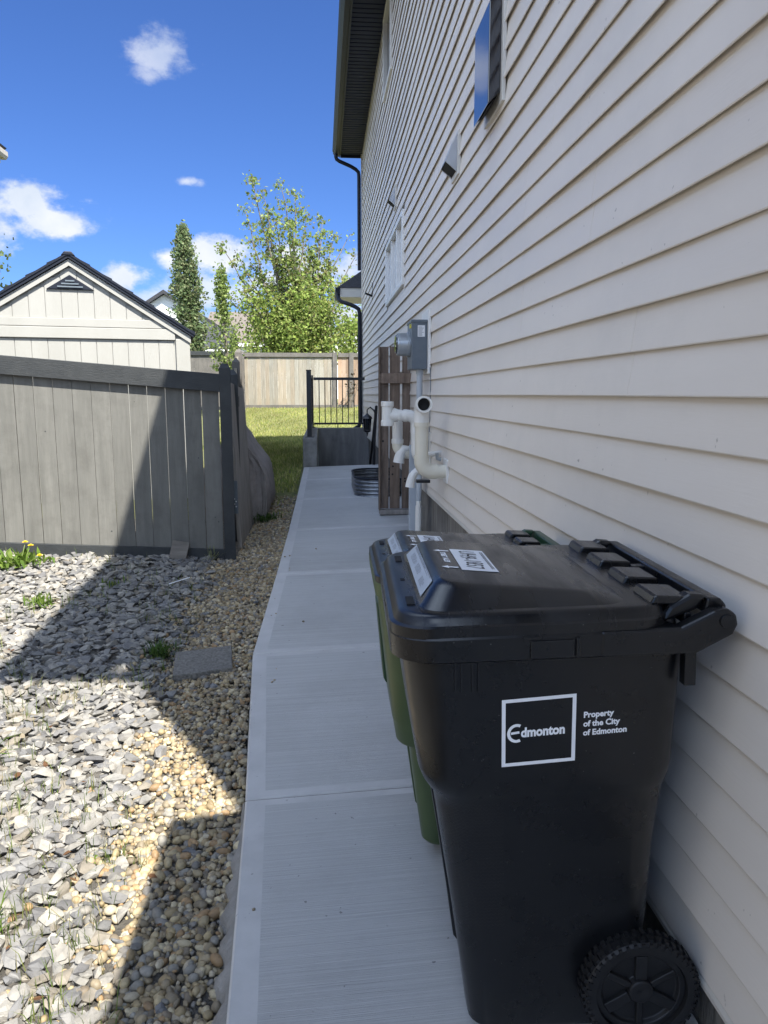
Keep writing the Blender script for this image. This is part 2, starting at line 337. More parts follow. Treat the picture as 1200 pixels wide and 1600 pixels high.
# ------------------------------------------------------------------ terrain
def lerp_tab(t, xs, ys): return float(np.interp(t, xs, ys))
JY = [-4, -2.7, -1.36, -.02, 1.32, 2.66, 4.0, 5.35, 6.7, 8.05, 9.4, 10.75]
def zl(Y): return lerp_tab(Y, [1.6, 2.66, 4.0, 5.35, 6.7, 8.05, 9.4, 10.75], [-.01, 0, .10, .22, .30, .39, .446, .477])
def zr(Y): return zl(Y)+lerp_tab(Y, [2.0, 3.0, 5], [.055, .05, .035])
def xl(Y): return lerp_tab(Y, [-4, 1.63, 2.66, 4.0, 5.35, 6.7, 8.05, 9.4, 10.75], [-.20, -.237, -.303, -.391, -.338, -.306, -.28, -.267, -.257])
D = .85
def zback(Y): return lerp_tab(Y, [8, 11, 19, 26, 40, 200], [.30, .44, .45, 1.04, 1.2, 1.2])
def zg(x, Y):
    drop = lerp_tab(Y, [1.6, 2.3, 3.0], [.12, .10, .045])
    ze = zl(Y)-drop; xe = xl(Y)
    if Y > 10.75: ze = zback(Y); 
    zs = lerp_tab(Y, [1.6, 2.7, 4, 6.2, 8, 11], [-.125, -.085, .005, .155, .29, .44]) if Y < 11 else zback(Y)
    zL = lerp_tab(Y, [1.6, 4, 6, 8, 11], [-.10, .05, .28, .32, .44]) if Y < 11 else zback(Y)
    if x >= xe: return ze-.10 if Y < 10.75 else ze
    return lerp_tab(x, [-2.5, -.76, xe], [zL, zs, ze])

def ground():
    xs = sorted(set([-150, -80, -40, -20, -12, -8, -6] + list(np.round(np.arange(-5, -.3, .18), 3)) + [-.28, -.1, .86, .9, 2, 6, 12, 20, 40, 90, 150]))
    ys = sorted(set([-60, -30, -15, -8, -4, -2] + list(np.round(np.arange(-1, 10.6, .25), 3)) + [10.77, 14.1] + list(np.round(np.arange(14.5, 30, .5), 2)) + [34, 40, 60, 100, 200]))
    for nm, sel, mt in (('ground', lambda x, y: y < 7.6, 'soil'), ('lawn', lambda x, y: y >= 7.6, 'lawn')):
        mb = MB(); idx = {}
        def vid(i, j):
            if (i, j) not in idx:
                idx[(i, j)] = len(mb.v); mb.v.append((xs[i], ys[j], zg(xs[i], ys[j])))
            return idx[(i, j)]
        for i in range(len(xs)-1):
            for j in range(len(ys)-1):
                cx, cy = (xs[i]+xs[i+1])/2, (ys[j]+ys[j+1])/2
                if -.1 < cx < .9 and 10.7 < cy < 14.15: continue
                if sel(cx, cy):
                    mb.f.append((vid(i, j), vid(i+1, j), vid(i+1, j+1), vid(i, j+1))); mb.mi.append(0)
        mb.build(nm, mt, smooth=180, kind='structure')
ground()

def walkway():
    mb = MB(); g = .007
    for k in range(len(JY)-1):
        y0, y1 = JY[k]+(g/2 if k else 0), JY[k+1]-(g/2 if k < len(JY)-2 else 0)
        bw = .075; bj = .045; e = .006
        def P(s, t, dz=0):                             # s: 0 left .. 1 right (metres from left), t: Y
            a = xl(t); w = (D+.01)-a
            z = zl(t)+(zr(t)-zl(t))*min(s/w, 1)
            return (a+s, t, z+dz)
        W = (D+.01)-max(xl(y0), xl(y1))
        cols = [lambda t: 0, lambda t: e, lambda t: bw, lambda t: (D+.01)-xl(t)-.004, lambda t: (D+.01)-xl(t)]
        rows = [y0, y0+e, y0+bj, y1-bj, y1-e, y1]
        nx, ny = len(cols), len(rows); vs = []; fs = []
        for j, t in enumerate(rows):
            for i, c in enumerate(cols):
                edge = (i == 0 or j in (0, ny-1))
                p = P(c(t), t, -e if edge else 0); vs.append(p)
        base = len(mb.v); mb.v += vs
        for j in range(ny-1):
            for i in range(nx-1):
                inner = (i == 2 and j == 2)
                mb.f.append((base+j*nx+i, base+j*nx+i+1, base+(j+1)*nx+i+1, base+(j+1)*nx+i)); mb.mi.append(0 if inner else 1)
        # sides
        rim = [j*nx for j in range(ny)]
        b2 = len(mb.v)
        for j in rim: p = mb.v[base+j]; mb.v.append((p[0]-.006-.012*(j % 3 == 0), p[1], p[2]-.14))
        for a in range(len(rim)-1): mb.f.append((base+rim[a], base+rim[a+1], b2+a+1, b2+a)); mb.mi.append(2)
        for row in (0, ny-1):
            b3 = len(mb.v)
            for i in range(nx): p = mb.v[base+row*nx+i]; mb.v.append((p[0], p[1], p[2]-.12))
            for i in range(nx-1): mb.f.append((base+row*nx+i, base+row*nx+i+1, b3+i+1, b3+i)); mb.mi.append(2)
    mb.build('walkway', ['concrete', 'trowel', 'roughconc'], kind='structure')
    # rough spill of concrete at the foot of the near slab edge
    mb = MB(); rings = []
    for k in range(40):
        t = 1.3+k*.036; w = .035+.018*math.sin(k*1.7)+.012*random.random(); w *= min(1, (40-k)/14)
        z = zl(t); a = xl(t)
        rings.append([(a-.004, t, z-.035), (a-.012-w*.35, t, z-.045-.01*random.random()), (a-.012-w*.8, t, z-.075), (a-.014-w, t, z-.15), (a-.004, t, z-.15)])
    mb.loft(rings); mb.build('concrete_spill', 'roughconc', smooth=60, kind='structure')
walkway()
# ------------------------------------------------------------------ the house with the siding
YC0, YC1 = .55, 15.4                    # two-storey wall, front and rear corner
house = thing('house', 'tall beige house with horizontal vinyl siding along the walkway', 'house', (D, 8, 0))
ROW = .1165; ROW0 = 1.494 - 20*ROW
def siding():
    mb = MB(); rnd = random.Random(3)
    wins = [(7.74, 9.72, 2.58, 3.30), (9.08, 10.1, 5.10, 6.2)]
    nrow = int((6.08-ROW0)/ROW)+1
    for k in range(nrow):
        z0 = ROW0+k*ROW; z1 = min(z0+ROW, 6.06)
        if z1-z0 < .01: continue
        deep = .0225 if k % 2 == 0 else .0185
        y = YC0-rnd.uniform(0, 2.2) if k % 2 == 0 else y_prev
        y_prev = y
        segs = []
        yy = y
        while yy < YC1: segs.append((max(yy, YC0), min(yy+3.66, YC1))); yy += 3.66
        for n_, (a, b) in enumerate(segs):
            if b-a < .01: continue
            off = .0007*(n_ % 2)
            zz0 = z0
            spans = [(a, b)]
            for (wa, wb, wz0, wz1) in wins:                 # leave the window openings free
                if z1 > wz0+.02 and z0 < wz1-.02:
                    ns = []
                    for (p, q) in spans:
                        if q <= wa or p >= wb: ns.append((p, q))
                        else:
                            if p < wa: ns.append((p, wa))
                            if q > wb: ns.append((wb, q))
                    spans = ns
            for (p, q) in spans:
                cut = []
                for (bot, pa, pb) in ((.2135, YC0, 3.3), (.7365, 3.3, YC1)):
                    c0, c1 = max(p, pa), min(q, pb)
                    if c1-c0 > .005 and z1 > bot+.005: cut.append((c0, c1, max(z0, bot)))
                for (c0, c1, zb) in cut:
                    m = max(1, int((c1-c0)/.4)); vs = []; fs = []
                    for i in range(m+1):
                        yy_ = c0+(c1-c0)*i/m
                        wv = .0016*math.sin(yy_*1.9+k*.35)+.0012*math.sin(yy_*4.3+k*1.3)
                        wz = .0015*math.sin(yy_*1.3+k*.2)
                        xo = D-deep-off-wv; xi = D-.0015-off-wv
                        vs += [(D+.012, yy_, zb+.031+wz), (xo+.0045, yy_, zb+.030+wz), (xo+.0045, yy_, zb+wz), (xo+.0012, yy_, zb+wz), (xo, yy_, zb+.003+wz), (xi, yy_, z1+.032+wz), (D+.012, yy_, z1+.033+wz)]
                    for i in range(m):
                        for j in range(6): fs.append((i*7+j, i*7+j+1, (i+1)*7+j+1, (i+1)*7+j))
                    fs.append(tuple(range(7))); fs.append(tuple(m*7+j for j in range(6, -1, -1)))
                    mb.add(vs, fs)
    mb.build('siding', 'siding', house, smooth=25)
    # wall core behind the siding, rear / front / far walls (set back from the siding), closed box walls
    mb = MB()
    mb.span((D+.014, YC0+.02, 3.35), (D+.20, 7.74, 6.06)); mb.span((D+.014, YC0+.02, .22), (D+.20, 3.29, 3.35)); mb.span((D+.014, 3.29, .74), (D+.20, 7.74, 3.35))
    mb.span((D+.014, 9.72, .74), (D+.20, YC1-.01, 5.1)); mb.span((D+.014, 7.74, .74), (D+.20, 9.72, 2.56)); mb.span((D+.014, 7.74, 3.32), (D+.20, 9.72, 5.1))
    mb.span((D+.014, 7.74, 5.1), (D+.20, 9.08, 6.06)); mb.span((D+.014, 10.1, 5.1), (D+.20, YC1-.01, 6.06))
    mb.span((D+.20, YC0, .2), (10, YC0+.2, 6.06)); mb.span((D+.20, YC1-.2, .2), (10, YC1, 6.06)); mb.span((9.8, YC0+.2, .2), (10, YC1-.2, 6.06))
    mb.build('wall', 'palehouse', house)
    mb = MB()
    mb.span((D+.022, 3.29, -1.2), (D+.16, YC1-.03, .738)); mb.span((D+.022, YC0, -1.2), (D+.16, 3.29, .22))
    mb.build('foundation', 'found', house)
    mb = MB()
    for a, b, z in ((YC0, 3.3, .185), (3.3, YC1, .71)):
        mb.prism([(D+.004, z+.002), (D-.016, z), (D-.017, z+.012), (D-.010, z+.03), (D+.004, z+.034)], lambda p, q, t: (p, t, q), a, b)
    mb.build('starter_strip', 'trim', house)
    mb = MB(); mb.span((D-.034, YC1-.055, .73), (D+.05, YC1+.012, 6.05)); mb.build('corner_trim', 'trim', house, bevel=.004)
    # windows
    for (wa, wb, z0, z1, n) in ((7.74, 9.72, 2.58, 3.30, 3), (9.08, 10.1, 5.10, 6.05, 1)):
        w = thing_part('window', house)
        mb = MB(); f = .055; xo = D-.038
        mb.span((xo, wa, z0), (D+.07, wa+f, z1)); mb.span((xo, wb-f, z0), (D+.07, wb, z1))
        mb.span((xo, wa+f, z0), (D+.07, wb-f, z0+f)); mb.span((xo, wa+f, z1-f), (D+.07, wb-f, z1))
        ww = (wb-wa-2*f)/n
        for i in range(1, n): mb.span((xo+.01, wa+f+ww*i-.022, z0+f), (D+.06, wa+f+ww*i+.022, z1-f))
        mb.build('frame', 'white' if n == 3 else 'trim', w, bevel=.004)
        for i in range(n):
            mb = MB(); mb.span((D+.012, wa+f+ww*i+.006, z0+f+.002), (D+.022, wa+f+ww*(i+1)-.006, z1-f-.002))
            mb.build('pane', 'sky_reflection' if n == 3 else 'glass', w)
        mb = MB(); mb.span((D+.024, wa+f, z0+f), (D+.06, wb-f, z1-f)); mb.build('window_backing', 'dark', w)
    # eaves: ribbed soffit, fascia and gutter
    mb = MB(); zs = 6.045; x0, x1 = .40, D+.01; vs = []; fs = []; y = .30; k = 0
    while y < YC1+.02:
        for dy, dz in ((0, 0), (.088, 0), (.092, .014), (.108, .014)): vs += [(x0, y+dy, zs+dz), (x1, y+dy, zs+dz)]
        y += .112
    n = len(vs)//2
    for i in range(n-1): fs.append((2*i, 2*i+1, 2*i+3, 2*i+2))
    mb.add(vs, fs); mb.build('soffit', 'soffit', house)
    mb = MB(); gp = [(.40, 6.02), (.33, 6.02), (.285, 6.065), (.285, 6.10), (.272, 6.115), (.272, 6.135), (.285, 6.14), (.40, 6.14)]
    mb.prism(gp, lambda p, q, t: (p, t, q), .26, YC1+.06); mb.build('gutter', 'gutter', house, smooth=30)
    mb = MB(); mb.span((.385, .27, 6.022), (.398, YC1+.05, 6.0)) if False else None
    mb.span((.402, .262, 6.0), (.425, YC1+.03, 6.05)); mb.span((.43, .262, 5.99), (10.3, .285, 6.16)); mb.span((.43, YC1+.03, 6.0), (10.3, YC1+.05, 6.16))
    mb.build('fascia', 'gutter', house)
    mb = MB(); xr, zr_ = 5.6, 7.9
    mb.prism([(.30, 6.145), (.41, 6.165), (xr, zr_), (10.6, 6.165), (10.6, 6.26), (xr, zr_+.10), (.30, 6.19)], lambda p, q, t: (p, t, q), .24, YC1+.08)
    mb.build('roof', 'shingle', house)
    mb = MB(); mb.prism([(.86, 6.07), (10, 6.07), (xr, zr_-.02)], lambda p, q, t: (p, t, q), YC0+.02, YC0+.1); mb.build('gable_wall', 'palehouse', house)
    mb = MB(); mb.prism([(.86, 6.07), (10, 6.07), (xr, zr_-.02)], lambda p, q, t: (p, t, q), YC1-.1, YC1-.02); mb.build('gable_wall', 'palehouse', house)
    # attached garage: lower wall and lower roof whose eave runs a little past the tall wall
    mb = MB(); mb.span((D+.002, -6.6, .02), (D+.2, YC0-.002, 2.62)); mb.span((D+.2, -6.6, .02), (7.2, -6.4, 2.62)); mb.build('garage_wall', 'palehouse', house)
    mb = MB(); mb.prism([(.33, 2.60), (D-.02, 2.60), (D-.02, 2.80), (.33, 2.68)], lambda p, q, t: (p, t, q), -7.0, 1.0)
    mb.prism([(D-.018, 2.62), (4.1, 3.75), (7.6, 2.62), (7.6, 2.72), (4.1, 3.86), (D-.018, 2.82)], lambda p, q, t: (p, t, q), -7.0, YC0-.01); mb.build('garage_roof', 'shingle', house)
    # rear single-storey roof past the far corner
    mb = MB(); ya, yb = YC1+.16, YC1+1.35
    mb.add([(.345, ya, 3.60), (.95, ya+.42, 4.06), (.95, yb, 4.06), (.345, yb, 3.60), (.95, ya, 3.60), (.95, yb, 3.60)], [(0, 4, 1), (0, 1, 2, 3), (3, 2, 5), (0, 3, 5, 4), (4, 5, 2, 1)])
    mb.build('rear_roof', 'shingle', house)
    mb = MB(); mb.span((.40, ya+.03, 3.42), (.95, yb-.03, 3.597)); mb.build('rear_soffit', 'trim', house)
    mb = MB(); mb.prism([(.395, 3.48), (.35, 3.48), (.31, 3.52), (.305, 3.60), (.395, 3.60)], lambda p, q, t: (p, t, q), ya-.01, yb); mb.build('rear_gutter', 'gutter', house)
    mb = MB(); mb.span((.97, YC1+.01, .3), (1.1, YC1+1.2, 3.42)); mb.build('rear_wall', 'palehouse', house)
    # downspouts
    def pipe(path, r=.036):
        mb = MB(); mb.tube(path, r, 8); mb.build('downspout', 'gutter', house, smooth=50)
    yd = YC1-.02; xw = D-.075
    pipe([(.335, YC1-.1, 6.03), (.335, YC1-.1, 5.97), (.35, YC1-.1, 5.93), (.40, YC1-.09, 5.90), (.62, YC1-.06, 5.82), (xw-.06, yd-.03, 5.77), (xw-.01, yd-.03, 5.72), (xw, yd-.03, 5.65), (xw, yd-.03, 4.2), (xw, yd-.03, 3.9)])
    pipe([(.36, ya+.05, 3.50), (.36, ya+.03, 3.42), (.375, ya-.05, 3.36), (.42, ya-.13, 3.31), (.60, ya-.18, 3.25), (xw-.08, yd-.05, 3.20), (xw-.02, yd-.05, 3.16), (xw, yd-.05, 3.08), (xw, yd-.05, 2.0), (xw, yd-.05, .93), (xw-.03, yd-.05, .86), (xw-.13, yd-.05, .80)], .040)
def thing_part(name, parent):
    o = bpy.data.objects.new(name, None); o.empty_display_size = .1; COL.objects.link(o); o.parent = parent
    ORIG[o.name] = parent_origin(parent)
    return o
siding()

# ------------------------------------------------------------------ things fixed to the wall
def exhaust_hood():
    y0, y1 = 3.60, 3.92
    t = thing('exhaust_hood', 'large glossy black fireplace vent hood highest on the siding', 'vent', (D, 3.75, 3.1))
    mb = MB(); mb.span((D-.028, y0-.035, 2.80), (D-.012, y1+.03, 3.35)); mb.build('mounting_flange', 'trim', t, bevel=.002)
    mb = MB(); xo = D-.085; xi = D-.029
    A = [(xi, y0, 2.85), (xo, y0, 2.795), (xo, y0, 3.22), (xi, y0, 3.32)]; B = [(p[0], y1, p[2]) for p in A]
    mb.loft([A, B]); mb.build('hood_body', 'hood', t, bevel=.004)
    mb = MB(); mb.add([(xi-.006, y0+.02, 2.842), (xo+.008, y0+.02, 2.794), (xo+.008, y1-.02, 2.794), (xi-.006, y1-.02, 2.842)], [(0, 1, 2, 3)]); mb.build('outlet', 'dark', t)
exhaust_hood()
def dryer_vent(y0, w, z0, h, e, label):
    t = thing('wall_vent', label, 'vent', (D, y0, z0), 'small vent hoods on the siding')
    mb = MB(); mb.span((D-.030, y0-.03, z0-.02), (D-.010, y0+w+.03, z0+h+.012)); mb.build('flange', 'trim', t, bevel=.003)
    mb = MB(); xo = D-.025-e; a = .006
    for y in (y0, y0+w): mb.prism([(D-.031, z0+h), (D-.031, z0), (xo, z0+.055)], lambda p, q, s: (p, s, q), y-a/2, y+a/2)
    mb.add([(D-.025, y0, z0+h), (xo, y0, z0+.055), (xo, y0+w, z0+.055), (D-.025, y0+w, z0+h)], [(0, 1, 2, 3)])
    mb.build('hood', 'hood_metal', t)
    mb = MB(); mb.add([(D-.032, y0+.004, z0+.008), (xo+.004, y0+.004, z0+.055), (xo+.004, y0+w-.004, z0+.055), (D-.032, y0+w-.004, z0+.008)], [(0, 1, 2, 3)])
    mb.build('dark_opening', 'dark', t)  # dark sheet stands in for the shade inside the open bottom
dryer_vent(4.70, .17, 2.81, .215, .075, 'wedge shaped pale vent hood with dark open bottom below the black hood')
dryer_vent(8.55, .14, 3.52, .20, .07, 'smallest pale vent hood above the triple window')
def wall_sensor():
    t = thing('wall_bracket', 'small black bracket with a stub on the siding near the far corner', 'bracket', (D, 12.45, 3.1))
    mb = MB(); mb.span((D-.022, 12.40, 3.0), (D-.012, 12.46, 3.26)); mb.build('plate', 'black_metal', t)
    mb = MB(); mb.tube([(D-.022, 12.43, 3.05), (D-.07, 12.42, 3.07), (D-.13, 12.41, 3.09)], .016, 8); mb.build('stub', 'black_metal', t)
wall_sensor()

def meter():
    t = thing('electric_meter', 'grey electric meter box with round metal housing on a white backing board', 'meter', (D, 5.95, 1.9))
    mb = MB(); mb.span((D-.034, 5.82, 1.655), (D-.013, 6.22, 2.14)); mb.build('backing_board', 'white', t, bevel=.004)
    mb = MB(); mb.span((D-.155, 5.87, 1.69), (D-.035, 6.17, 2.055)); mb.build('meter_box', 'metal_grey', t, bevel=.006)
    mb = MB(); mb.span((D-.160, 5.863, 2.040), (D-.034, 6.176, 2.062)); mb.build('box_lid', 'metal_grey', t, bevel=.003)
    c = (D-.156, 6.02, 1.885)
    mb = MB(); mb.lathe([(0, .098), (.018, .098), (.02, .09), (.085, .088), (.088, .084), (.10, .083), (.101, .0)], c, (-1, 0, 0), 32); mb.build('meter_housing', 'meter_metal', t, smooth=40)
    mb = MB(); mb.lathe([(.1012, .072), (.112, .068), (.113, 0)], c, (-1, 0, 0), 28); mb.build('meter_glass', 'glass', t, smooth=40)
    mb = MB(); mb.span((D-.110, 5.8685, 1.935), (D-.055, 5.8695, 2.02)); mb.build('rating_label', 'label', t)
    mb = MB()
    for k in range(9): mb.span((D-.105, 5.8675, 1.942+k*.008), (D-.105+random.uniform(.028, .044), 5.868, 1.9445+k*.008))
    mb.build('label_print', 'greyink', t)
    mb = MB(); mb.span((D-.168, 5.90, 2.0), (D-.156, 5.93, 2.03)); mb.build('seal', 'yellow', t)
    mb = MB(); mb.tube([(D-.085, 5.93, 1.70), (D-.085, 5.93, .66)], .0235, 14); mb.tube([(D-.085, 5.93, 1.692), (D-.085, 5.93, 1.655)], .029, 14); mb.build('conduit', 'conduit', t, smooth=40)
    mb = MB(); mb.tube([(D-.085, 5.93, .74), (D-.085, 5.93, zr(5.93)+.002)], .021, 14); mb.tube([(D-.085, 5.93, .62), (D-.085, 5.93, zr(5.93)+.002)], .027, 14); mb.build('lower_conduit', 'pvc', t, smooth=40)
    mb = MB(); mb.span((D-.155, 5.97, zr(6)+.002), (D-.085, 6.03, 1.10)); mb.build('cable_channel', 'conduit', t, bevel=.006)
    mb = MB(); mb.tube([(D-.018, 5.83, 1.72), (D-.020, 5.78, 1.60), (D-.019, 5.80, 1.40), (D-.020, 5.84, 1.15), (D-.021, 5.86, .95)], .0035, 6); mb.build('loose_wire', 'metal_grey', t, smooth=60)
meter()

def pvc_pipes():
    r = .0445
    # big pipe from the wall, up, ending in an elbow that opens towards the walkway
    y, z, x = 5.02, .985, .664
    t = thing('vent_pipe', 'yellowed plastic vent pipe rising to a round open elbow', 'pipe', (D, y, z))
    mb = MB(); q = .075
    path = [(D-.01, y, z)] + arc((x+q, y, z+q), q, -math.pi/2, -math.pi, 8, (1, 0, 0), (0, 0, 1)) + [(x, y, 1.30)]
    mb.tube(path[:1]+path[1:2], r, 24); mb.tube(path[-2:], r, 24); mb.build('pipe_run', 'pvc_old', t, smooth=50)
    mb = MB(); mb.tube([(x+q+.03, y, z), (x+q, y, z)]+path[1:-1]+[(x, y, z+q+.035)], r+.006, 24); mb.build('lower_elbow', 'pvc_old', t, smooth=50)
    mb = MB(); zt = 1.435; q2 = .055
    ps = [(x, y, 1.29), (x, y, zt-q2)] + arc((x, y-q2, zt-q2), q2, 0, math.pi/2, 8, (0, 1, 0), (0, 0, 1)) + [(x, y-q2-.035, zt)]
    mb.tube(ps, r+.006, 28, caps=False)
    e = Vector(ps[-1]); mb.lathe([(-.006, r+.006), (-.004, r+.010), (.022, r+.010), (.022, r-.003), (-.03, r-.003)], e, (0, -1, 0), 28, caps=False)
    mb.build('open_elbow', 'pvc', t, smooth=50)
    mb = MB(); mb.lathe([(-.02, .0), (-.019, r-.004)], e+Vector((0, .0, 0)), (0, -1, 0), 28); mb.build('pipe_mouth', 'dark', t)
    mb = MB(); mb.lathe([(0, r+.008), (.03, r+.008)], (x, y, 1.285), (0, 0, 1), 24); mb.build('coupling', 'pvc_old', t, smooth=40)
    mb = MB(); mb.span((D-.026, y-.075, z-.075), (D-.012, y+.075, z+.085)); mb.build('wall_plate', 'white', t, bevel=.003)
    mb = MB(); mb.span((D-.125, y-.05, z-.072), (D-.03, y+.05, z-.054)) if False else mb.span((.635, y+.03, z-.080), (.73, y+.09, z-.060)); mb.build('strap', 'black_metal', t, bevel=.003)
    # white exhaust with a tee
    y = 5.92; r = .042
    t = thing('exhaust_tee_pipe', 'white plastic exhaust pipe ending in an upright tee by the cedar screen', 'pipe', (.6, y, 1.3))
    mb = MB(); xt = .512; zb = 1.335
    mb.tube([(xt, y, 1.262), (xt, y, 1.440)], r+.002, 22); mb.build('tee_body', 'pvc', t, smooth=50)
    for a, b in ((1.255, 1.298), (1.405, 1.445)):
        mb = MB(); mb.tube([(xt, y, a), (xt, y, b)], r+.008, 22); mb.build('tee_collar', 'pvc', t, smooth=50, bevel=.003)
    mb = MB(); mb.tube([(xt+.02, y, zb), (.70, y, zb)], r, 22); mb.build('branch', 'pvc', t, smooth=50)
    mb = MB(); mb.tube([(xt+.04, y, zb+.045), (xt+.075, y, zb+.018), (xt+.11, y, zb)], [.02, .032, r], 16); mb.build('sweep', 'pvc', t, smooth=60)
    mb = MB(); mb.tube([(.595, y, zb), (.612, y, zb)], r+.005, 22); mb.tube([(.638, y, zb), (.668, y, zb)], r+.006, 22); mb.build('coupling', 'pvc', t, smooth=50, bevel=.002)
    mb = MB(); q = .07; pe = [(.665, y, zb)] + arc((.672, y, zb-q), q, math.pi/2, 0, 8, (1, 0, 0), (0, 0, 1)) + [(.742, y, 1.19)]
    mb.tube(pe, r+.004, 22); mb.build('elbow', 'pvc', t, smooth=50)
    mb = MB(); pd = [(.742, y, 1.2), (.742, y, 1.06)] + arc((.742+q, y, 1.06), q, math.pi, 1.5*math.pi, 6, (1, 0, 0), (0, 0, 1)) + [(D-.012, y, .99)]
    mb.tube(pd, r, 22); mb.build('drop', 'pvc', t, smooth=50)
    # intake pipe behind
    y = 6.12
    t = thing('intake_pipe', 'white plastic intake pipe with bent elbow below the exhaust tee', 'pipe', (.62, y, 1.1))
    mb = MB(); x = .612; q = .075
    mb.tube([(x, y, 1.28), (x, y, 1.10)], r, 22); mb.build('upright', 'pvc', t, smooth=50)
    mb = MB(); mb.tube([(x, y, 1.14), (x, y, 1.105)], r+.007, 22); mb.build('collar', 'pvc', t, smooth=50, bevel=.002)
    mb = MB(); mb.tube([(x, y, 1.11)] + arc((x+q, y, 1.10), q, math.pi, 1.5*math.pi, 8, (1, 0, 0), (0, 0, 1)) + [(.73, y, 1.025), (D-.012, y, 1.02)], r+.003, 22); mb.build('elbow', 'pvc_old', t, smooth=50)
    mb = MB(); mb.tube([(.70, y-.02, 1.06), (.665, y-.02, 1.065), (.64, y-.02, 1.03), (.625, y-.02, .985), (.62, y-.02, .95)], [.025, .034, .042, .043, .046], 20); mb.build('drain_elbow', 'pvc', t, smooth=50)
    # little gas / drain fittings at the wall
    t = thing('drain_fitting', 'small white bent drain fitting on the wall under the big vent pipe', 'pipe', (.62, 5.3, .9))
    mb = MB(); mb.tube([(.72, 5.32, .965), (.665, 5.32, .955), (.64, 5.32, .925), (.625, 5.32, .875), (.622, 5.32, .845)], [.022, .026, .03, .031, .034], 18); mb.build('elbow', 'pvc', t, smooth=50)
    mb = MB(); mb.tube([(.70, 5.32, .965), (D-.012, 5.32, .965)], .02, 14); mb.build('stub', 'pvc', t, smooth=50)
    t = thing('gas_valve', 'small pale valve fitting on the wall beside the vent pipe plate', 'valve', (D, 5.25, 1.08))
    mb = MB(); mb.tube([(D-.012, 5.28, 1.09), (D-.06, 5.27, 1.085), (D-.10, 5.26, 1.08), (D-.17, 5.25, 1.05)], [.016, .018, .022, .018], 12); mb.build('valve_body', 'pvc', t, smooth=50)
    mb = MB(); mb.tube([(D-.03, 5.17, 1.055), (D-.055, 5.17, 1.06), (D-.06, 5.17, 1.10)], .014, 10); mb.build('valve_lever', 'meter_metal', t, smooth=50)
    mb = MB(); mb.span((D-.022, 5.78, .96), (D-.012, 5.86, 1.21)); mb.build('valve_backing', 'trim', t)
pvc_pipes()

def lantern():
    x, y, z = .715, 11.95, 1.06
    t = thing('wall_lantern', 'black coach lantern hanging from a hook by the stairwell', 'lamp', (x, y, z))
    mb = MB(); mb.tube([(D-.012, y, z+.14), (D-.03, y, z+.19), (x+.05, y, z+.24), (x, y, z+.20), (x, y, z+.14)], .010, 8); mb.span((D-.024, y-.04, z-.02), (D-.012, y+.04, z+.2)); mb.build('arm', 'black_metal', t, smooth=40)
    mb = MB(); mb.lathe([(0, .085), (.03, .07), (.07, .02), (.09, .008), (.10, .0)], (x, y, z+.06), (0, 0, 1), 6); mb.build('cap', 'black_metal', t)
    mb = MB(); mb.lathe([(-.12, .045), (.06, .062)], (x, y, z), (0, 0, 1), 6); mb.build('lamp_glass', 'glass', t)
    mb = MB()
    for k in range(6):
        a = k*math.pi/3; mb.tube([(x+.064*math.cos(a), y+.064*math.sin(a), z+.06), (x+.047*math.cos(a), y+.047*math.sin(a), z-.12)], .006, 6)
    mb.lathe([(-.16, .01), (-.145, .05), (-.12, .062), (-.115, .06)], (x, y, z), (0, 0, 1), 6); mb.lathe([(-.22, .004), (-.16, .018)], (x, y, z), (0, 0, 1), 6); mb.build('cage', 'black_metal', t)
lantern()

def wood_screen():
    y = 7.10; zb = zr(7.1)+.002
    t = thing('privacy_screen', 'weathered cedar board screen standing out from the siding beside the pipes', 'screen', (.69, y, zb))
    for n_, (x0, x1, yy, z1) in enumerate(((.545, .628, y+.03, 1.935), (.640, .735, y+.028, 1.938), (.757, .832, y+.03, 1.93))):
        mb = MB(); mb.span((x0, yy, zb+.055), (x1, yy+.02, z1)); shades(mb, 8, .85, 1.1); 
        for _k in range(random.choice((2, 3, 4))): mb.lathe([(0, .010), (.0012, .008)], (random.uniform(x0+.015, x1-.015), yy, random.uniform(zb+.15, z1-.1)), (0, -1, 0), 9, 1)
        mb.col += [(.3, .3, .3, 1)]*(len(mb.v)-8)
        mb.build('board', ['cedar', 'dark'], t, bevel=.0)
    mb = MB(); mb.span((.535, y-.008, zb+.04), (.548, y+.09, 1.937)) ; shades(mb, 8, 1.0, 1.0); mb.build('edge_post', 'cedar', t, bevel=.003)
    mb = MB(); mb.span((.549, y-.006, 1.60), (.842, y+.027, 1.695)); shades(mb, 8, 1.25, 1.25); mb.build('rail', 'cedar', t, bevel=.003)
    mb = MB(); mb.span((.54, y-.01, zb), (.842, y+.09, zb+.045)); mb.build('sill_plate', 'plank', t, bevel=.004)
wood_screen()

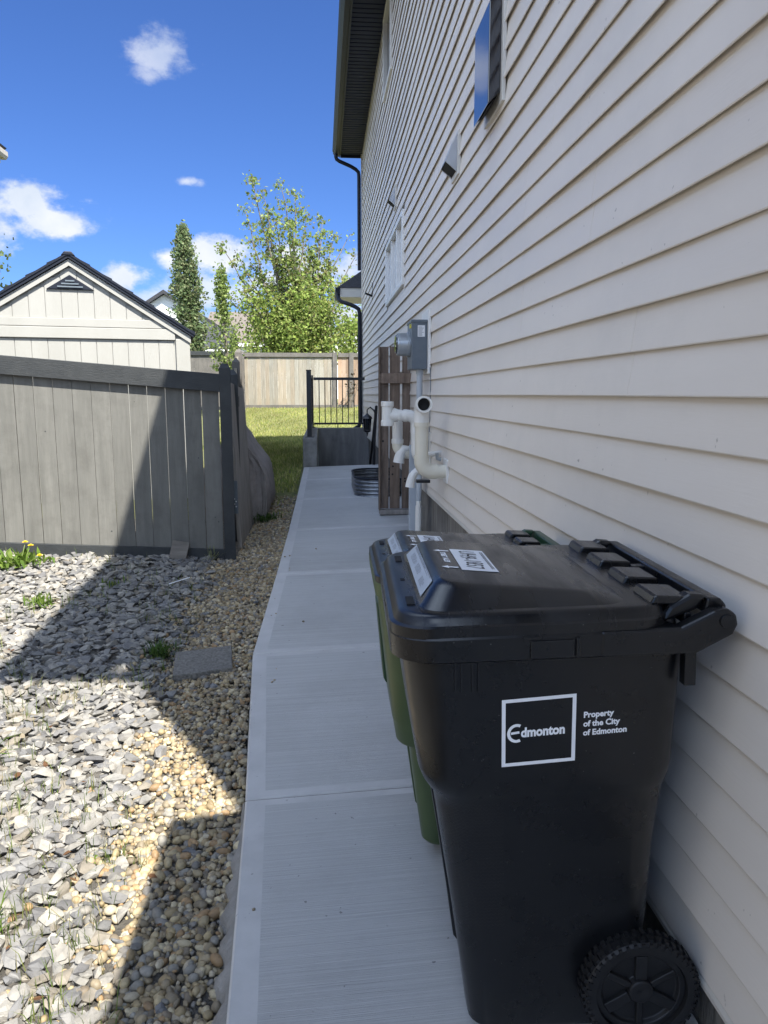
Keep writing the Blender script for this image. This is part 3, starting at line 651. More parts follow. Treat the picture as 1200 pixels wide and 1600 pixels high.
def window_well():
    zb = zr(8.4)-.10
    t = thing('window_well', 'low galvanised corrugated steel window well against the house', 'window well', (.6, 8.5, zb))
    mb = MB(); y0, y1, e = 7.98, 9.15, .50; rings = []; n = 40
    def plan(s, off):                                   # rounded U in plan, from wall to wall
        c = .26; P = []
        pts = [(D-.012, y0)] + [(D-e+c-c*math.sin(a), y0+c-c*math.cos(a)) for a in np.linspace(0, math.pi/2, 10)] + [(D-e+c-c*math.cos(a), y1-c+c*math.sin(a)) for a in np.linspace(0, math.pi/2, 10)] + [(D-.012, y1)]
        return pts
    pts = plan(0, 0); H_ = .28; m = 64
    outs = []
    for i, (px, py) in enumerate(pts):
        a = pts[max(i-1, 0)]; b = pts[min(i+1, len(pts)-1)]; dx, dy = b[0]-a[0], b[1]-a[1]; l = math.hypot(dx, dy); outs.append((-dy/l if False else dy/l*-1, dx/l))
    vs = []; fs = []
    for k in range(m+1):
        z = zb-.02+H_*k/m; w = .008*math.sin(2*math.pi*k/m*7)
        for (px, py), (nx, ny) in zip(pts, outs): vs.append((px-nx*0+nx*w*1.0, py+ny*w, z))
    N_ = len(pts)
    for k in range(m):
        for i in range(N_-1): fs.append((k*N_+i, k*N_+i+1, (k+1)*N_+i+1, (k+1)*N_+i))
    mb.add(vs, fs); ob = mb.build('corrugated_wall', 'steel', t, smooth=60)
    md = ob.modifiers.new('solid', 'SOLIDIFY'); md.thickness = .004; md.offset = 0
    mb = MB(); zt = zb-.02+H_; mb.tube([(px, py, zt+.006) for px, py in pts], .011, 8); mb.tube([(D-.09, y0+.03, zt+.012), (D-.09, y0+.03, zt+.05), (D-.20, y0+.03, zt+.05), (D-.20, y0+.03, zt+.012)], .007, 6); mb.build('rim', 'gutter', t, smooth=60)
    mb = MB(); mb.add([(px, py, zr(8.4)+.025) for px, py in pts], [tuple(range(len(pts)))]); mb.build('well_floor', 'soil', t)
window_well()

def stairwell():
    x0, x1, y0, y1, zt = -.27, -.07, 10.78, 14.0, .89
    t = thing('retaining_wall', 'stained concrete retaining wall around the basement stairwell', 'wall', (x0, y0, 0))
    mb = MB(); mb.prism([(y0, -1.5), (y1+.2, -1.5), (y1+.2, zt), (y0, zt)], lambda a, b, s: (s, a, b), x0, x1); mb.build('side_wall', 'roughconc', t, bevel=.012)
    mb = MB(); mb.span((x1+.002, y1, -1.5), (D+.02, y1+.198, zt-.004)); mb.build('end_wall', 'oldconc', t, bevel=.01)
    mb = MB(); mb.span((x1+.002, y0-.01, -1.5), (D+.02, y0+.02, .44)); mb.build('head_wall', 'oldconc', t)
    mb = MB()
    for k in range(7): mb.span((x1+.003, y0+.022+k*.27, -1.5), (D+.018, y0+.022+(k+1)*.27-.001, .44-.19*(k+1)))
    mb.span((x1+.003, y0+.022+7*.27, -1.5), (D+.018, y1-.002, -1.2)); mb.build('stairs', 'oldconc', t)
    # guard rail
    t = thing('guard_rail', 'black metal guard railing on top of the stairwell retaining wall', 'railing', (-.2, y0, zt))
    px = -.175; H_ = .90
    def post(x, y, h=H_+.04, s=.05):
        mb = MB(); mb.span((x-s/2, y-s/2, zt+.001), (x+s/2, y+s/2, zt+h)); mb.span((x-s/2-.004, y-s/2-.004, zt+h-.002), (x+s/2+.004, y+s/2+.004, zt+h+.012)); mb.span((x-s, y-s, zt), (x+s, y+s, zt+.012)); mb.build('post', 'black_metal', t, bevel=.003)
    post(px, 10.92, s=.066); post(px, 14.08, s=.06)
    def rail(a, b, z, w=.035, h=.04):
        mb = MB()
        if abs(a[0]-b[0]) < .01: mb.span((a[0]-w/2, a[1], z-h/2), (a[0]+w/2, b[1], z+h/2))
        else: mb.span((a[0], a[1]-w/2, z-h/2), (b[0], a[1]+w/2, z+h/2))
        mb.build('rail', 'black_metal', t, bevel=.003)
    for z in (zt+H_, zt+.075): rail((px, 10.955), (px, 14.045), z)
    for z in (zt+H_-.01, zt+.075): rail((px+.035, 14.08), (.80, 14.08), z, .04, .05 if z > 1.2 else .035)
    y = 11.05
    while y < 14.0:
        mb = MB(); mb.span((px-.008, y-.008, zt+.09), (px+.008, y+.008, zt+H_-.02)); mb.build('baluster', 'black_metal', t); y += .115
    x = px+.135
    while x < .80:
        mb = MB(); mb.span((x-.008, 14.072, zt+.09), (x+.008, 14.088, zt+H_-.03)); mb.build('baluster', 'black_metal', t); x += .107
    mb = MB(); mb.span((.29, 14.068, zt-.002), (.306, 14.092, zt+.06)); mb.build('foot', 'black_metal', t)
    t = thing('handrail', 'slanted black metal handrail at the top of the basement stairs', 'handrail', (.75, 10.8, .5))
    mb = MB(); mb.tube([(.735, 10.72, zr(10.6)), (.745, 10.72, .9), (.772, 10.72, 1.34)], .020, 8); mb.build('upright', 'black_metal', t, smooth=40)
    mb = MB(); mb.tube([(.772, 10.72, 1.33), (.772, 11.6, .75), (.772, 12.6, .05)], .018, 8); mb.build('sloping_rail', 'black_metal', t, smooth=40)
    mb = MB(); mb.tube([(.772, 12.6, .05), (.772, 12.6, -1.0)], .018, 8); mb.build('lower_post', 'black_metal', t)
stairwell()
# ------------------------------------------------------------------ wheeled carts
def rrect(u0, u1, hw, r, n=6, notch=0.0, nw=.085):
    """outline (u,v): counter-clockwise seen from above, front edge (u0) carries the notch points"""
    P = []
    for cx, cy, a0 in ((u1-r, -hw+r, -90), (u1-r, hw-r, 0), (u0+r, hw-r, 90)):
        for i in range(n+1):
            a = R(a0+90*i/n); P.append((cx+r*math.cos(a), cy+r*math.sin(a)))
    P.append((u0+r+.115, hw)) if False else P.insert(2*n+2, ((u0+r)*.55+.13, hw))
    w = min(nw, hw*.62)
    P += [(u0, w+.022), (u0+notch*.9, w), (u0+notch, w*.5), (u0+notch, -w*.5), (u0+notch*.9, -w), (u0, -w-.022)]
    for i in range(n+1):
        a = R(180+90*i/n); P.append((u0+r+r*math.cos(a), -hw+r+r*math.sin(a)))
    P.append(((u0+r)*.55+.13, -hw))
    return P
U0 = .35
def cart(name, label, loc, rot, body, rimm, handlem, decals, lab2):
    t = thing(name, label, 'wheeled cart', loc, 'wheeled carts by the wall', rot, local=True)
    def ring(z, u0, u1, hw, r, nd=0): return [(u-U0, v, z) for u, v in rrect(u0, u1, hw, r, 6, nd)]
    mb = MB()
    secs = [(.006, .172, .525, .190, .05, .05), (.024, .160, .54, .201, .05, .06), (.16, .146, .552, .213, .055, .065), (.30, .130, .560, .228, .06, .06), (.48, .107, .566, .248, .07, .05),
            (.60, .092, .574, .272, .08, .04), (.622, .087, .576, .276, .08, .02), (.640, .076, .580, .282, .08, .004), (.66, .064, .585, .290, .085, 0), (.685, .056, .589, .295, .09, 0), (.85, .036, .592, .305, .085, 0), (.962, .024, .595, .312, .08, 0)]
    if body == 'green':                                      # the smaller cart: lower shoulder, straighter front
        secs = [(.006, .150, .525, .190, .05, .05), (.024, .138, .54, .201, .05, .06), (.16, .124, .552, .216, .055, .065), (.30, .110, .560, .240, .06, .06), (.40, .102, .566, .250, .07, .05),
                (.412, .098, .572, .254, .08, .02), (.418, .066, .586, .280, .085, 0), (.43, .058, .588, .284, .085, 0), (.50, .050, .589, .288, .085, 0), (.508, .047, .589, .289, .085, 0), (.85, .022, .592, .305, .085, 0), (.962, .012, .595, .312, .08, 0)]
    mb.loft([ring(*s) for s in secs])
    if body == 'cart':                                       # knurled grip patch low on the front corners
        for k, f in enumerate(mb.f):
            if len(f) == 4:
                c = [sum(mb.v[i][j] for i in f)/4 for j in range(3)]
                if .25 < c[2] < .62 and c[0]+U0 < .28 and abs(c[1]) > .15: mb.mi[k] = 1
    mb.build('body', [body, 'grip'] if body == 'cart' else body, t, smooth=32)
    mb = MB(); mb.loft([ring(.948, .012, .572, .322, .085), ring(.955, .004, .575, .336, .09), ring(1.0, .002, .575, .338, .09), ring(1.006, .006, .573, .334, .09)]); mb.build('rim', rimm, t, smooth=35)
    # side details under and on the rim (both sides)
    for s in (-1, 1):
        for u in (.125, .137, .158, .170):
            mb = MB(); mb.span((u-.002-U0, s*.306, .885), (u+.002-U0, s*.3145, .95)); mb.build('rib', rimm, t)
        mb = MB(); mb.span((.265-U0, s*.336, .957), (.348-U0, s*.341, .993)); mb.build('rim_plate', rimm, t, bevel=.0015)
        mb = MB(); mb.span((.352-U0, s*.336, .957), (.360-U0, s*.3425, .997)); mb.build('rim_lug', rimm, t, bevel=.0015)
        mb = MB(); mb.span((.575-U0, s*.285, .875), (.598-U0, s*.31, .955)); mb.build('handle_rib', rimm, t, bevel=.0015)
    # lift bar housing on the front
    if body == 'green':
      mb = MB(); mb.prism([(.06, .87), (.016, .86), (.032, .57), (.040, .55), (.06, .545), (.07, .62)], lambda p, q, s: (p-U0, s, q), .02, .15); mb.build('lift_catch', 'dark_green' if body == 'green' else body, t, bevel=.006)
    # lid
    lid = obj_empty('lid', t)
    mb = MB()
    mb.loft([ring(1.002, .004, .555, .335, .085), ring(1.0235, .004, .555, .336, .085), ring(1.0265, .012, .553, .329, .08), ring(1.040, .020, .55, .322, .08), ring(1.0445, .026, .548, .316, .075), ring(1.0465, .034, .545, .308, .07)])
    def dome(z, u0, u1, hw, r, zb=None):
        out = []
        for u, v in rrect(u0, u1, hw, r, 6, 0):
            f = max(0, min(1, (u-u0)/(u1-u0)))
            out.append((u-U0, v, z if zb is None else z+(zb-z)*f))
        return out
    mb.loft([dome(1.0462, .064, .47, .296, .05), dome(1.052, .070, .462, .286, .05, 1.050), dome(1.083, .098, .44, .246, .045, 1.055), dome(1.089, .106, .43, .236, .04, 1.057), dome(1.0912, .116, .42, .225, .035, 1.0585)], cap0=False)
    mb.build('lid_panel', 'cart_lid', lid, smooth=28)
    def ztop(u): return 1.0912+(1.0585-1.0912)*max(0, min(1, (u-.116)/(.42-.116)))
    # lip on the front of the lid
    for v in (-.21, -.02, .20):
        mb = MB(); mb.span((.040-U0, v-.03, 1.0452), (.056-U0, v+.03, 1.0495)) if v != -.02 else mb.span((.040-U0, v-.010, 1.0466), (.050-U0, v+.010, 1.0475))
        mb.build('lid_tab', 'dark', lid)
    for v in (-.245, -.083, .083, .245):
        mb = MB(); mb.prism([(.508, 1.043), (.516, 1.058), (.522, 1.061), (.585, 1.056), (.59, 1.04)], lambda p, q, s: (p-U0, s, q), v-.052, v+.052); mb.build('hinge_block', 'cart_lid', lid, bevel=.004)
    # handle
    hd = obj_empty('handle', t)
    prof = [(.40, .952), (.585, .952), (.655, .988), (.664, 1.008), (.660, 1.028), (.645, 1.040), (.618, 1.036), (.555, 1.006), (.40, 1.006)]
    for s in (-1, 1):
        mb = MB(); mb.prism(prof, lambda p, q, w: (p-U0, w, q), *( (s*.304, s*.339) if s > 0 else (s*.339, s*.304))); mb.build('arm', handlem, hd, bevel=.006)
        mb = MB(); mb.lathe([(0, .014), (.004, .013), (.005, .0)], (.640-U0, s*.339, 1.016), (0, s, 0), 16); mb.build('pivot', handlem, hd, smooth=40)
        mb = MB(); mb.prism([(.52, 1.00), (.60, 1.03), (.62, 1.058), (.585, 1.062), (.545, 1.040)], lambda p, q, w: (p-U0, w, q), *((.262, .302) if s > 0 else (-.302, -.262))); mb.build('corner_block', handlem, hd, bevel=.008)
    mb = MB(); mb.prism([(.612, 1.022), (.652, 1.018), (.658, 1.036), (.645, 1.052), (.618, 1.054)], lambda p, q, w: (p-U0, w, q), -.303, .303); mb.build('grip_bar', handlem, hd, bevel=.005)
    mb = MB(); mb.span((.575-U0, -.30, 1.0), (.59-U0, .30, 1.025)); mb.span((.585-U0, .02, 1.02), (.62-U0, .05, 1.046)); mb.build('brace', handlem, hd, bevel=.003)
    mb = MB(); mb.tube([(.525-U0, -.255, .140), (.525-U0, .255, .140)], .011, 12); mb.build('axle', 'steel', t, smooth=40)
    for s in (-1, 1):
        wh = obj_empty('wheel', t); c = Vector((.525-U0, s*.240, .140))
        mb = MB(); mb.lathe([(-.024, .098), (-.026, .118), (-.020, .124), (.020, .124), (.026, .118), (.024, .100), (-.024, .098)], c, (0, s, 0), 48)
        for k in range(44):
            a = 2*math.pi*k/44
            for q, da in ((.011, 0), (-.012, math.pi/44)):
                rot = Matrix.Rotation(-(a+da), 3, 'Y')
                mb.box(c+Vector((math.cos(a+da)*.126, q*s, math.sin(a+da)*.126)), (.008, .016, .0095), rot)
            rot = Matrix.Rotation(-a, 3, 'Y'); mb.box(c+Vector((math.cos(a)*.1185, s*.0245, math.sin(a)*.1185)), (.010, .006, .0075), rot)
        mb.build('tyre', 'tyre', wh, smooth=30)
        mb = MB(); mb.lathe([(-.02, .0), (-.018, .099), (.014, .099), (.014, .086), (.004, .082), (.002, .030), (.020, .026), (.022, .012), (.018, .0)], c, (0, s, 0), 40)
        for k in range(6):
            a = 2*math.pi*k/6+.5; rot = Matrix.Rotation(-a, 3, 'Y')
            mb.box(c+Vector((math.cos(a)*.056, s*.008, math.sin(a)*.056)), (.058, .014, .026 if k % 2 else .014), rot)
        mb.build('wheel_disc', 'tyre', wh, smooth=35, bevel=.002)
    # side print
    def side(p, q, off=.0012):
        z = q-.024+(p-.29)*.05; hw = float(np.interp(z, [.685, .85, .962], [.295, .305, .312]))
        return (p-U0, -hw-off, z)
    if decals:
        mb = MB(); a, b, c_, d = .216, .363, .741, .889; w = .0075
        for (x0, x1, z0, z1) in ((a, b, d-w, d), (a, b, c_, c_+w), (a, a+w, c_+w, d-w), (b-w, b, c_+w, d-w)):
            n = 4
            for i in range(n):
                za, zb_ = z0+(z1-z0)*i/n, z0+(z1-z0)*(i+1)/n
                mb.add([side(x0, za), side(x1, za), side(x1, zb_), side(x0, zb_)], [(0, 1, 2, 3)])
        # lettering in the square
        ex, ez = .2415, .8135
        pts = [(ex+.0158*math.cos(R(g))+.004, ez+.0175*math.sin(R(g))) for g in range(62, 305, 9)]
        quadstroke(mb, pts, .0062, side)
        quadstroke(mb, [(ex-.007, ez+.0003), (ex+.0095, ez+.0018)], .0052, side)
        text_mesh(mb, 'dmonton', .0285, lambda p, q: side(.2540+p, .8045+q), bold=.0012, sx=.83)
        for k, s_ in enumerate(('Property', 'of the City', 'of Edmonton')):
            text_mesh(mb, s_, .0178, lambda p, q, k=k: side(.378+p, .8345-k*.0196+q), bold=.0007, sx=.93)
        mb.build('side_print', 'whiteink', t)
    # lid labels
    sl_ = lambda f, v, off=.0015: (.070+(.098-.070)*f-U0-.0012, v, 1.052+(1.083-1.052)*f+off)
    mb = MB(); mb.add([sl_(.04, -.205), sl_(.04, .215), sl_(.97, .200), sl_(.97, -.190)], [(0, 1, 2, 3)]); mb.build('instruction_label', 'bluelabel', lid)
    mb = MB()
    rr = random.Random(5)
    for (f0, n, v0, v1) in ((.80, 3, -.17, .18), (.30, 5, .05, .15), (.30, 5, -.06, .03), (.22, 5, -.16, -.09)):
        for k in range(n):
            f = f0+k*.075 if n == 5 else f0+k*.05
            e = v1-(v1-v0)*rr.uniform(.65, 1)
            vv = v1
            while vv > e:
                l = rr.uniform(.006, .016); mb.add([sl_(f, max(vv-l, e), .0022), sl_(f, vv, .0022), sl_(f+.028, vv, .0022), sl_(f+.028, max(vv-l, e), .0022)], [(0, 1, 2, 3)]); vv -= l+.004
    mb.build('label_print', 'greyink', lid)
    tp = lambda p, q, off=.0012: (q-U0, -p, ztop(q)+off)      # p runs from far to near, q away from the walkway
    mb = MB(); mb.add([tp(-.115, .168), tp(.115, .168), tp(.115, .248), tp(-.115, .248)], [(0, 1, 2, 3)]); mb.build('address_label', 'label', lid)
    mb = MB(); rr = random.Random(9)
    text_mesh(mb, lab2, .056, lambda p, q: tp(-.098+p, .185+q+.003*math.sin(p*60), .0018), sx=.80, shear=.12)
    for k in range(2):
        vv = -.09
        while vv < .09:
            l = rr.uniform(.004, .012); y = .2365+k*.004
            mb.add([tp(vv, y, .0018), tp(vv+l, y, .0018), tp(vv+l, y+.0024, .0018), tp(vv, y+.0024, .0018)], [(0, 1, 2, 3)]); vv += l+.003
    mb.build('handwriting', 'ink', lid)
    for c in (-.088, .092):
        mb = MB(); mb.add([tp(c-.005, .163), tp(c-.005, .142), tp(c-.012, .142), tp(c, .126), tp(c+.012, .142), tp(c+.005, .142), tp(c+.005, .163)], [(0, 1, 2, 3, 4, 5, 6)]); mb.build('arrow_print', 'whiteink', lid)
    mb = MB()
    text_mesh(mb, 'STREET / ALLEY', .0165, lambda p, q: tp(-.068+p, .1405+q), bold=.0008, sx=.98)
    mb.build('lid_print', 'whiteink', lid)
    return t
def obj_empty(name, parent):
    o = bpy.data.objects.new(name, None); o.empty_display_size = .1; COL.objects.link(o); o.parent = parent; ORIG[o.name] = (0, 0, 0); return o
cart('waste_cart', 'black cart with white printing on its side, nearest on the walkway', (.529, 1.707, .038), (0, -.031, -.040), 'cart', 'cart', 'cart', True, 'UH9-1857').scale = (1.028, .985, 1)
cart('food_scrap_cart', 'smaller green cart with black lid tucked behind the black cart', (.515, 2.372, .062), (0, -.030, -.020), 'green', 'green', 'dark_green', False, 'UH9-1857').scale = (.96, .81, .90)

# ------------------------------------------------------------------ neighbour's fence
FA = Vector((-.763, 6.18, 0)); FB = Vector((-2.46, 5.96, 0)); FD = (FB-FA).normalized(); FN = Vector((FD.y, -FD.x, 0))
if FN.y > 0: FN = -FN
FL = (FB-FA).length
def fpt(s, o, z): p = FA+FD*s+FN*o; return (p.x, p.y, z)     # s along the fence to the left, o towards the camera
def ftop(s): return 1.655+(1.795-1.655)*s/FL
def fbot(s): return .155+(.285-.155)*s/FL
def fbox(mb, s0, s1, o0, o1, za, zb):                        # za, zb functions of s
    mb.add([fpt(s0, o0, za(s0)), fpt(s1, o0, za(s1)), fpt(s1, o1, za(s1)), fpt(s0, o1, za(s0)), fpt(s0, o0, zb(s0)), fpt(s1, o0, zb(s1)), fpt(s1, o1, zb(s1)), fpt(s0, o1, zb(s0))],
           [(0,3,2,1),(4,5,6,7),(0,1,5,4),(1,2,6,5),(2,3,7,6),(3,0,4,7)])
def front_fence():
    t = thing('board_fence', 'grey stained board fence with charcoal rails across the gravel', 'fence', (FA.x, FA.y, .15))
    mb = MB(); fbox(mb, .03, 4.3, .0, .042, lambda s: ftop(s)-.142, lambda s: ftop(s)); mb.build('top_rail', 'fence_trim', t, bevel=.004)
    mb = MB(); fbox(mb, .03, 4.3, .0, .030, lambda s: fbot(s)-.10, lambda s: fbot(s)+.085); mb.build('base_board', 'fence_trim', t, bevel=.003)
    mb = MB(); fbox(mb, .03, 4.3, -.07, -.03, lambda s: ftop(s)-.30, lambda s: ftop(s)-.21); mb.build('back_rail', 'fence_trim', t) if False else None
    s = .050; k = 0
    while s < 4.25:
        w = .1375; g = random.choice((.002, .004, .0055, .0045, .003)) if s > .3 else .007
        mb = MB(); lean = random.uniform(-.0012, .0012)
        fbox(mb, s+g/2, s+w-g/2, -.022, -.003, lambda q: fbot(q)-.03, lambda q: ftop(q)-.03)
        tone = random.uniform(.88, 1.1)
        for _k in range(random.choice((0, 0, 1, 1, 2))): mb.lathe([(0, random.uniform(.003, .0065)), (.0012, .002)], fpt(s+random.uniform(.03, .11), -.0028, random.uniform(.4, 1.45)), FN, 8, 1)
        mb.col = [(tone, tone, tone*.985, 1)]*len(mb.v)
        mb.build('board', ['fence_board', 'fence_trim'], t); s += w; k += 1
    mb = MB(); a, b = -.045, .045
    fbox(mb, a, b, -.05, .045, lambda s: -.15, lambda s: 1.70); zt = 1.70
    q = [fpt(a, -.05, zt), fpt(b, -.05, zt), fpt(b, .045, zt), fpt(a, .045, zt)]; ap = fpt(0, 0, 1.745)
    ins = .02; q2 = [fpt(a+ins, -.05+ins, zt+.04), fpt(b-ins, -.05+ins, zt+.04), fpt(b-ins, .045-ins, zt+.04), fpt(a+ins, .045-ins, zt+.04)]
    mb.loft([q, q2]); mb.build('post', 'fence_trim', t, bevel=.003)
front_fence()
def side_fence():
    t = thing('side_fence', 'side boundary fence seen edge on behind the charcoal post', 'fence', (-.76, 6.7, .2))
    P0 = Vector((-.768, 6.75, 0)); dv = Vector((-.095, 1, 0)).normalized()
    def pt(s, o, z): p = P0+dv*s+Vector((dv.y, -dv.x, 0))*o; return (p.x, p.y, z)
    def zb(s): p = P0+dv*s; return zg(p.x, p.y)
    def bx(mb, s0, s1, o0, o1, z0, z1):
        mb.add([pt(s0,o0,z0), pt(s1,o0,z0), pt(s1,o1,z0), pt(s0,o1,z0), pt(s0,o0,z1), pt(s1,o0,z1), pt(s1,o1,z1), pt(s0,o1,z1)], [(0,3,2,1),(4,5,6,7),(0,1,5,4),(1,2,6,5),(2,3,7,6),(3,0,4,7)])
    for k, s in enumerate((0, 2.4, 4.8, 7.2, 9.6, 12.0, 14.4, 16.8, 19.0)):
        mb = MB(); z = zb(s); bx(mb, s-.045, s+.045, -.045, .045, z-.1, z+(1.47 if k == 0 else min(1.38+.06*s, 1.85))); q = z+(1.47 if k == 0 else min(1.38+.06*s, 1.85))
        mb.loft([[pt(s-.045, -.045, q), pt(s+.045, -.045, q), pt(s+.045, .045, q), pt(s-.045, .045, q)], [pt(s-.012, -.012, q+.045), pt(s+.012, -.012, q+.045), pt(s+.012, .012, q+.045), pt(s-.012, .012, q+.045)]])
        mb.build('post', 'fence_trim' if k == 0 else 'grey_rail', t)
    mb = MB(); s = .06
    while s < 19:
        z = zb(s); bx(mb, s, s+.135, -.012+random.uniform(-.012, .012), .010, z+.03, z+min(1.28+.06*s, 1.75)+.05*math.sin(s*3.1)); s += .14
    shades(mb, 8, .75, 1.2); mb.build('boards', 'pale_board', t)
    mb = MB()
    for s0 in np.arange(0.05, 19, 2.4):
        z = zb(s0+1.2)
        for h in (.25, 1.1): bx(mb, s0, s0+2.3, .012, .05, z+h, z+h+.09)
    mb.build('rails', 'grey_rail', t)
side_fence()
def leaning_plank():
    t = thing('gate_panel', 'weathered wooden gate panel leaning edge on behind the fence post', 'gate', (-.70, 6.5, .13))
    mb = MB(); z0 = .10
    a = [(-.725, 6.42, z0+.02), (-.690, 6.42, z0+.02), (-.672, 7.45, z0+.03), (-.71, 7.45, z0+.03)]; b = [(-.785, 6.42, 1.60), (-.752, 6.42, 1.60), (-.745, 7.45, 1.55), (-.782, 7.45, 1.55)]
    mb.loft([a, b]); mb.build('panel', 'plank', t, bevel=.004)
    mb = MB(); mb.span((-.755, 6.405, .50), (-.715, 6.418, .78)); mb.build('hinge_plate', 'metal_grey', t, bevel=.002)
    mb = MB()
    for k in range(4): mb.lathe([(0, .006), (.003, .004)], (-.735+(-.008 if k % 2 else .006), 6.405, .56+k*.022), (0, -1, 0), 8)
    mb.build('bolt_heads', 'label', t)
leaning_plank()
def grill():
    t = thing('covered_grill', 'barbecue under a sagging grey brown canvas cover beside the lawn', 'grill', (-.75, 8.0, .25))
    mb = MB(); rings = []; n = 40; rr = random.Random(8)
    # cross-sections: z, centre x, centre y, half width x, half depth y
    prof = [(.13, -.86, 8.0, .235, .56), (.20, -.86, 8.0, .27, .58), (.32, -.86, 8.0, .315, .60), (.42, -.86, 8.0, .335, .61), (.58, -.86, 8.0, .325, .61), (.74, -.86, 8.0, .305, .60), (.84, -.86, 8.0, .28, .59), (.88, -.86, 7.98, .245, .57), (.98, -.86, 7.96, .165, .53), (1.08, -.86, 7.94, .09, .49), (1.15, -.86, 7.92, .035, .45)]
    n = 64
    for k, (z, cx, cy, hx, hy) in enumerate(prof):
        r = []
        for i in range(n):
            a = 2*math.pi*i/n; c, s = math.cos(a), math.sin(a); e = .24
            x = math.copysign(abs(c)**e, c)*hx; y = math.copysign(abs(s)**e, s)*hy
            f = 1+.025*abs(math.sin(a*5.5+z*1.2))-.02*abs(math.sin(a*11.5+z*2.5))+rr.uniform(-.012, .012)
            zz = z+rr.uniform(-.010, .010)+(.035*math.sin(a*6) if k == 0 else 0)-(.06*abs(math.sin(a*3)) if 6 <= k <= 8 else 0)
            r.append((cx+x*f, cy+y*f, zz))
        rings.append(r)
    mb.loft(rings); ob = mb.build('canvas_cover', 'tarp', t, smooth=38)
    tx = bpy.data.textures.new('folds', 'CLOUDS'); tx.noise_scale = .16
    dm = ob.modifiers.new('folds', 'DISPLACE'); dm.texture = tx; dm.strength = .02; dm.mid_level = .5; dm.texture_coords = 'LOCAL'
    md = ob.modifiers.new('dense', 'SUBSURF'); md.subdivision_type = 'SIMPLE'; md.levels = 1; md.render_levels = 1
    t2 = bpy.data.textures.new('creases', 'VORONOI'); t2.noise_scale = .36
    d2 = ob.modifiers.new('creases', 'DISPLACE'); d2.texture = t2; d2.strength = .035; d2.mid_level = .4; d2.texture_coords = 'LOCAL'
    mb = MB(); mb.tube([(-.575, 7.40, .16), (-.545, 7.37, .42), (-.56, 7.38, .72), (-.62, 7.40, .86), (-.74, 7.42, 1.02), (-.82, 7.44, 1.13)], .009, 6); mb.build('cover_seam', 'tarp', t, smooth=60)
    mb = MB(); mb.tube([(-.60, 7.36, .17), (-.56, 7.30, .14), (-.50, 7.30, .155), (-.46, 7.33, .15)], .018, 7); mb.build('loose_hem', 'tarp', t, smooth=60)
    mb = MB(); mb.tube([(-.84, 7.42, 1.08), (-.80, 7.36, 1.10), (-.77, 7.38, 1.05), (-.78, 7.42, 1.0)], .012, 8); mb.build('pull_strap', 'label', t, smooth=60)
    mb = MB()
    for q in ((-.95, 7.6), (-.95, 8.4), (-.68, 7.6), (-.68, 8.4)): mb.span((q[0]-.02, q[1]-.02, zg(*q)-.02), (q[0]+.02, q[1]+.02, .5))
    mb.build('legs', 'black_metal', t)
grill()

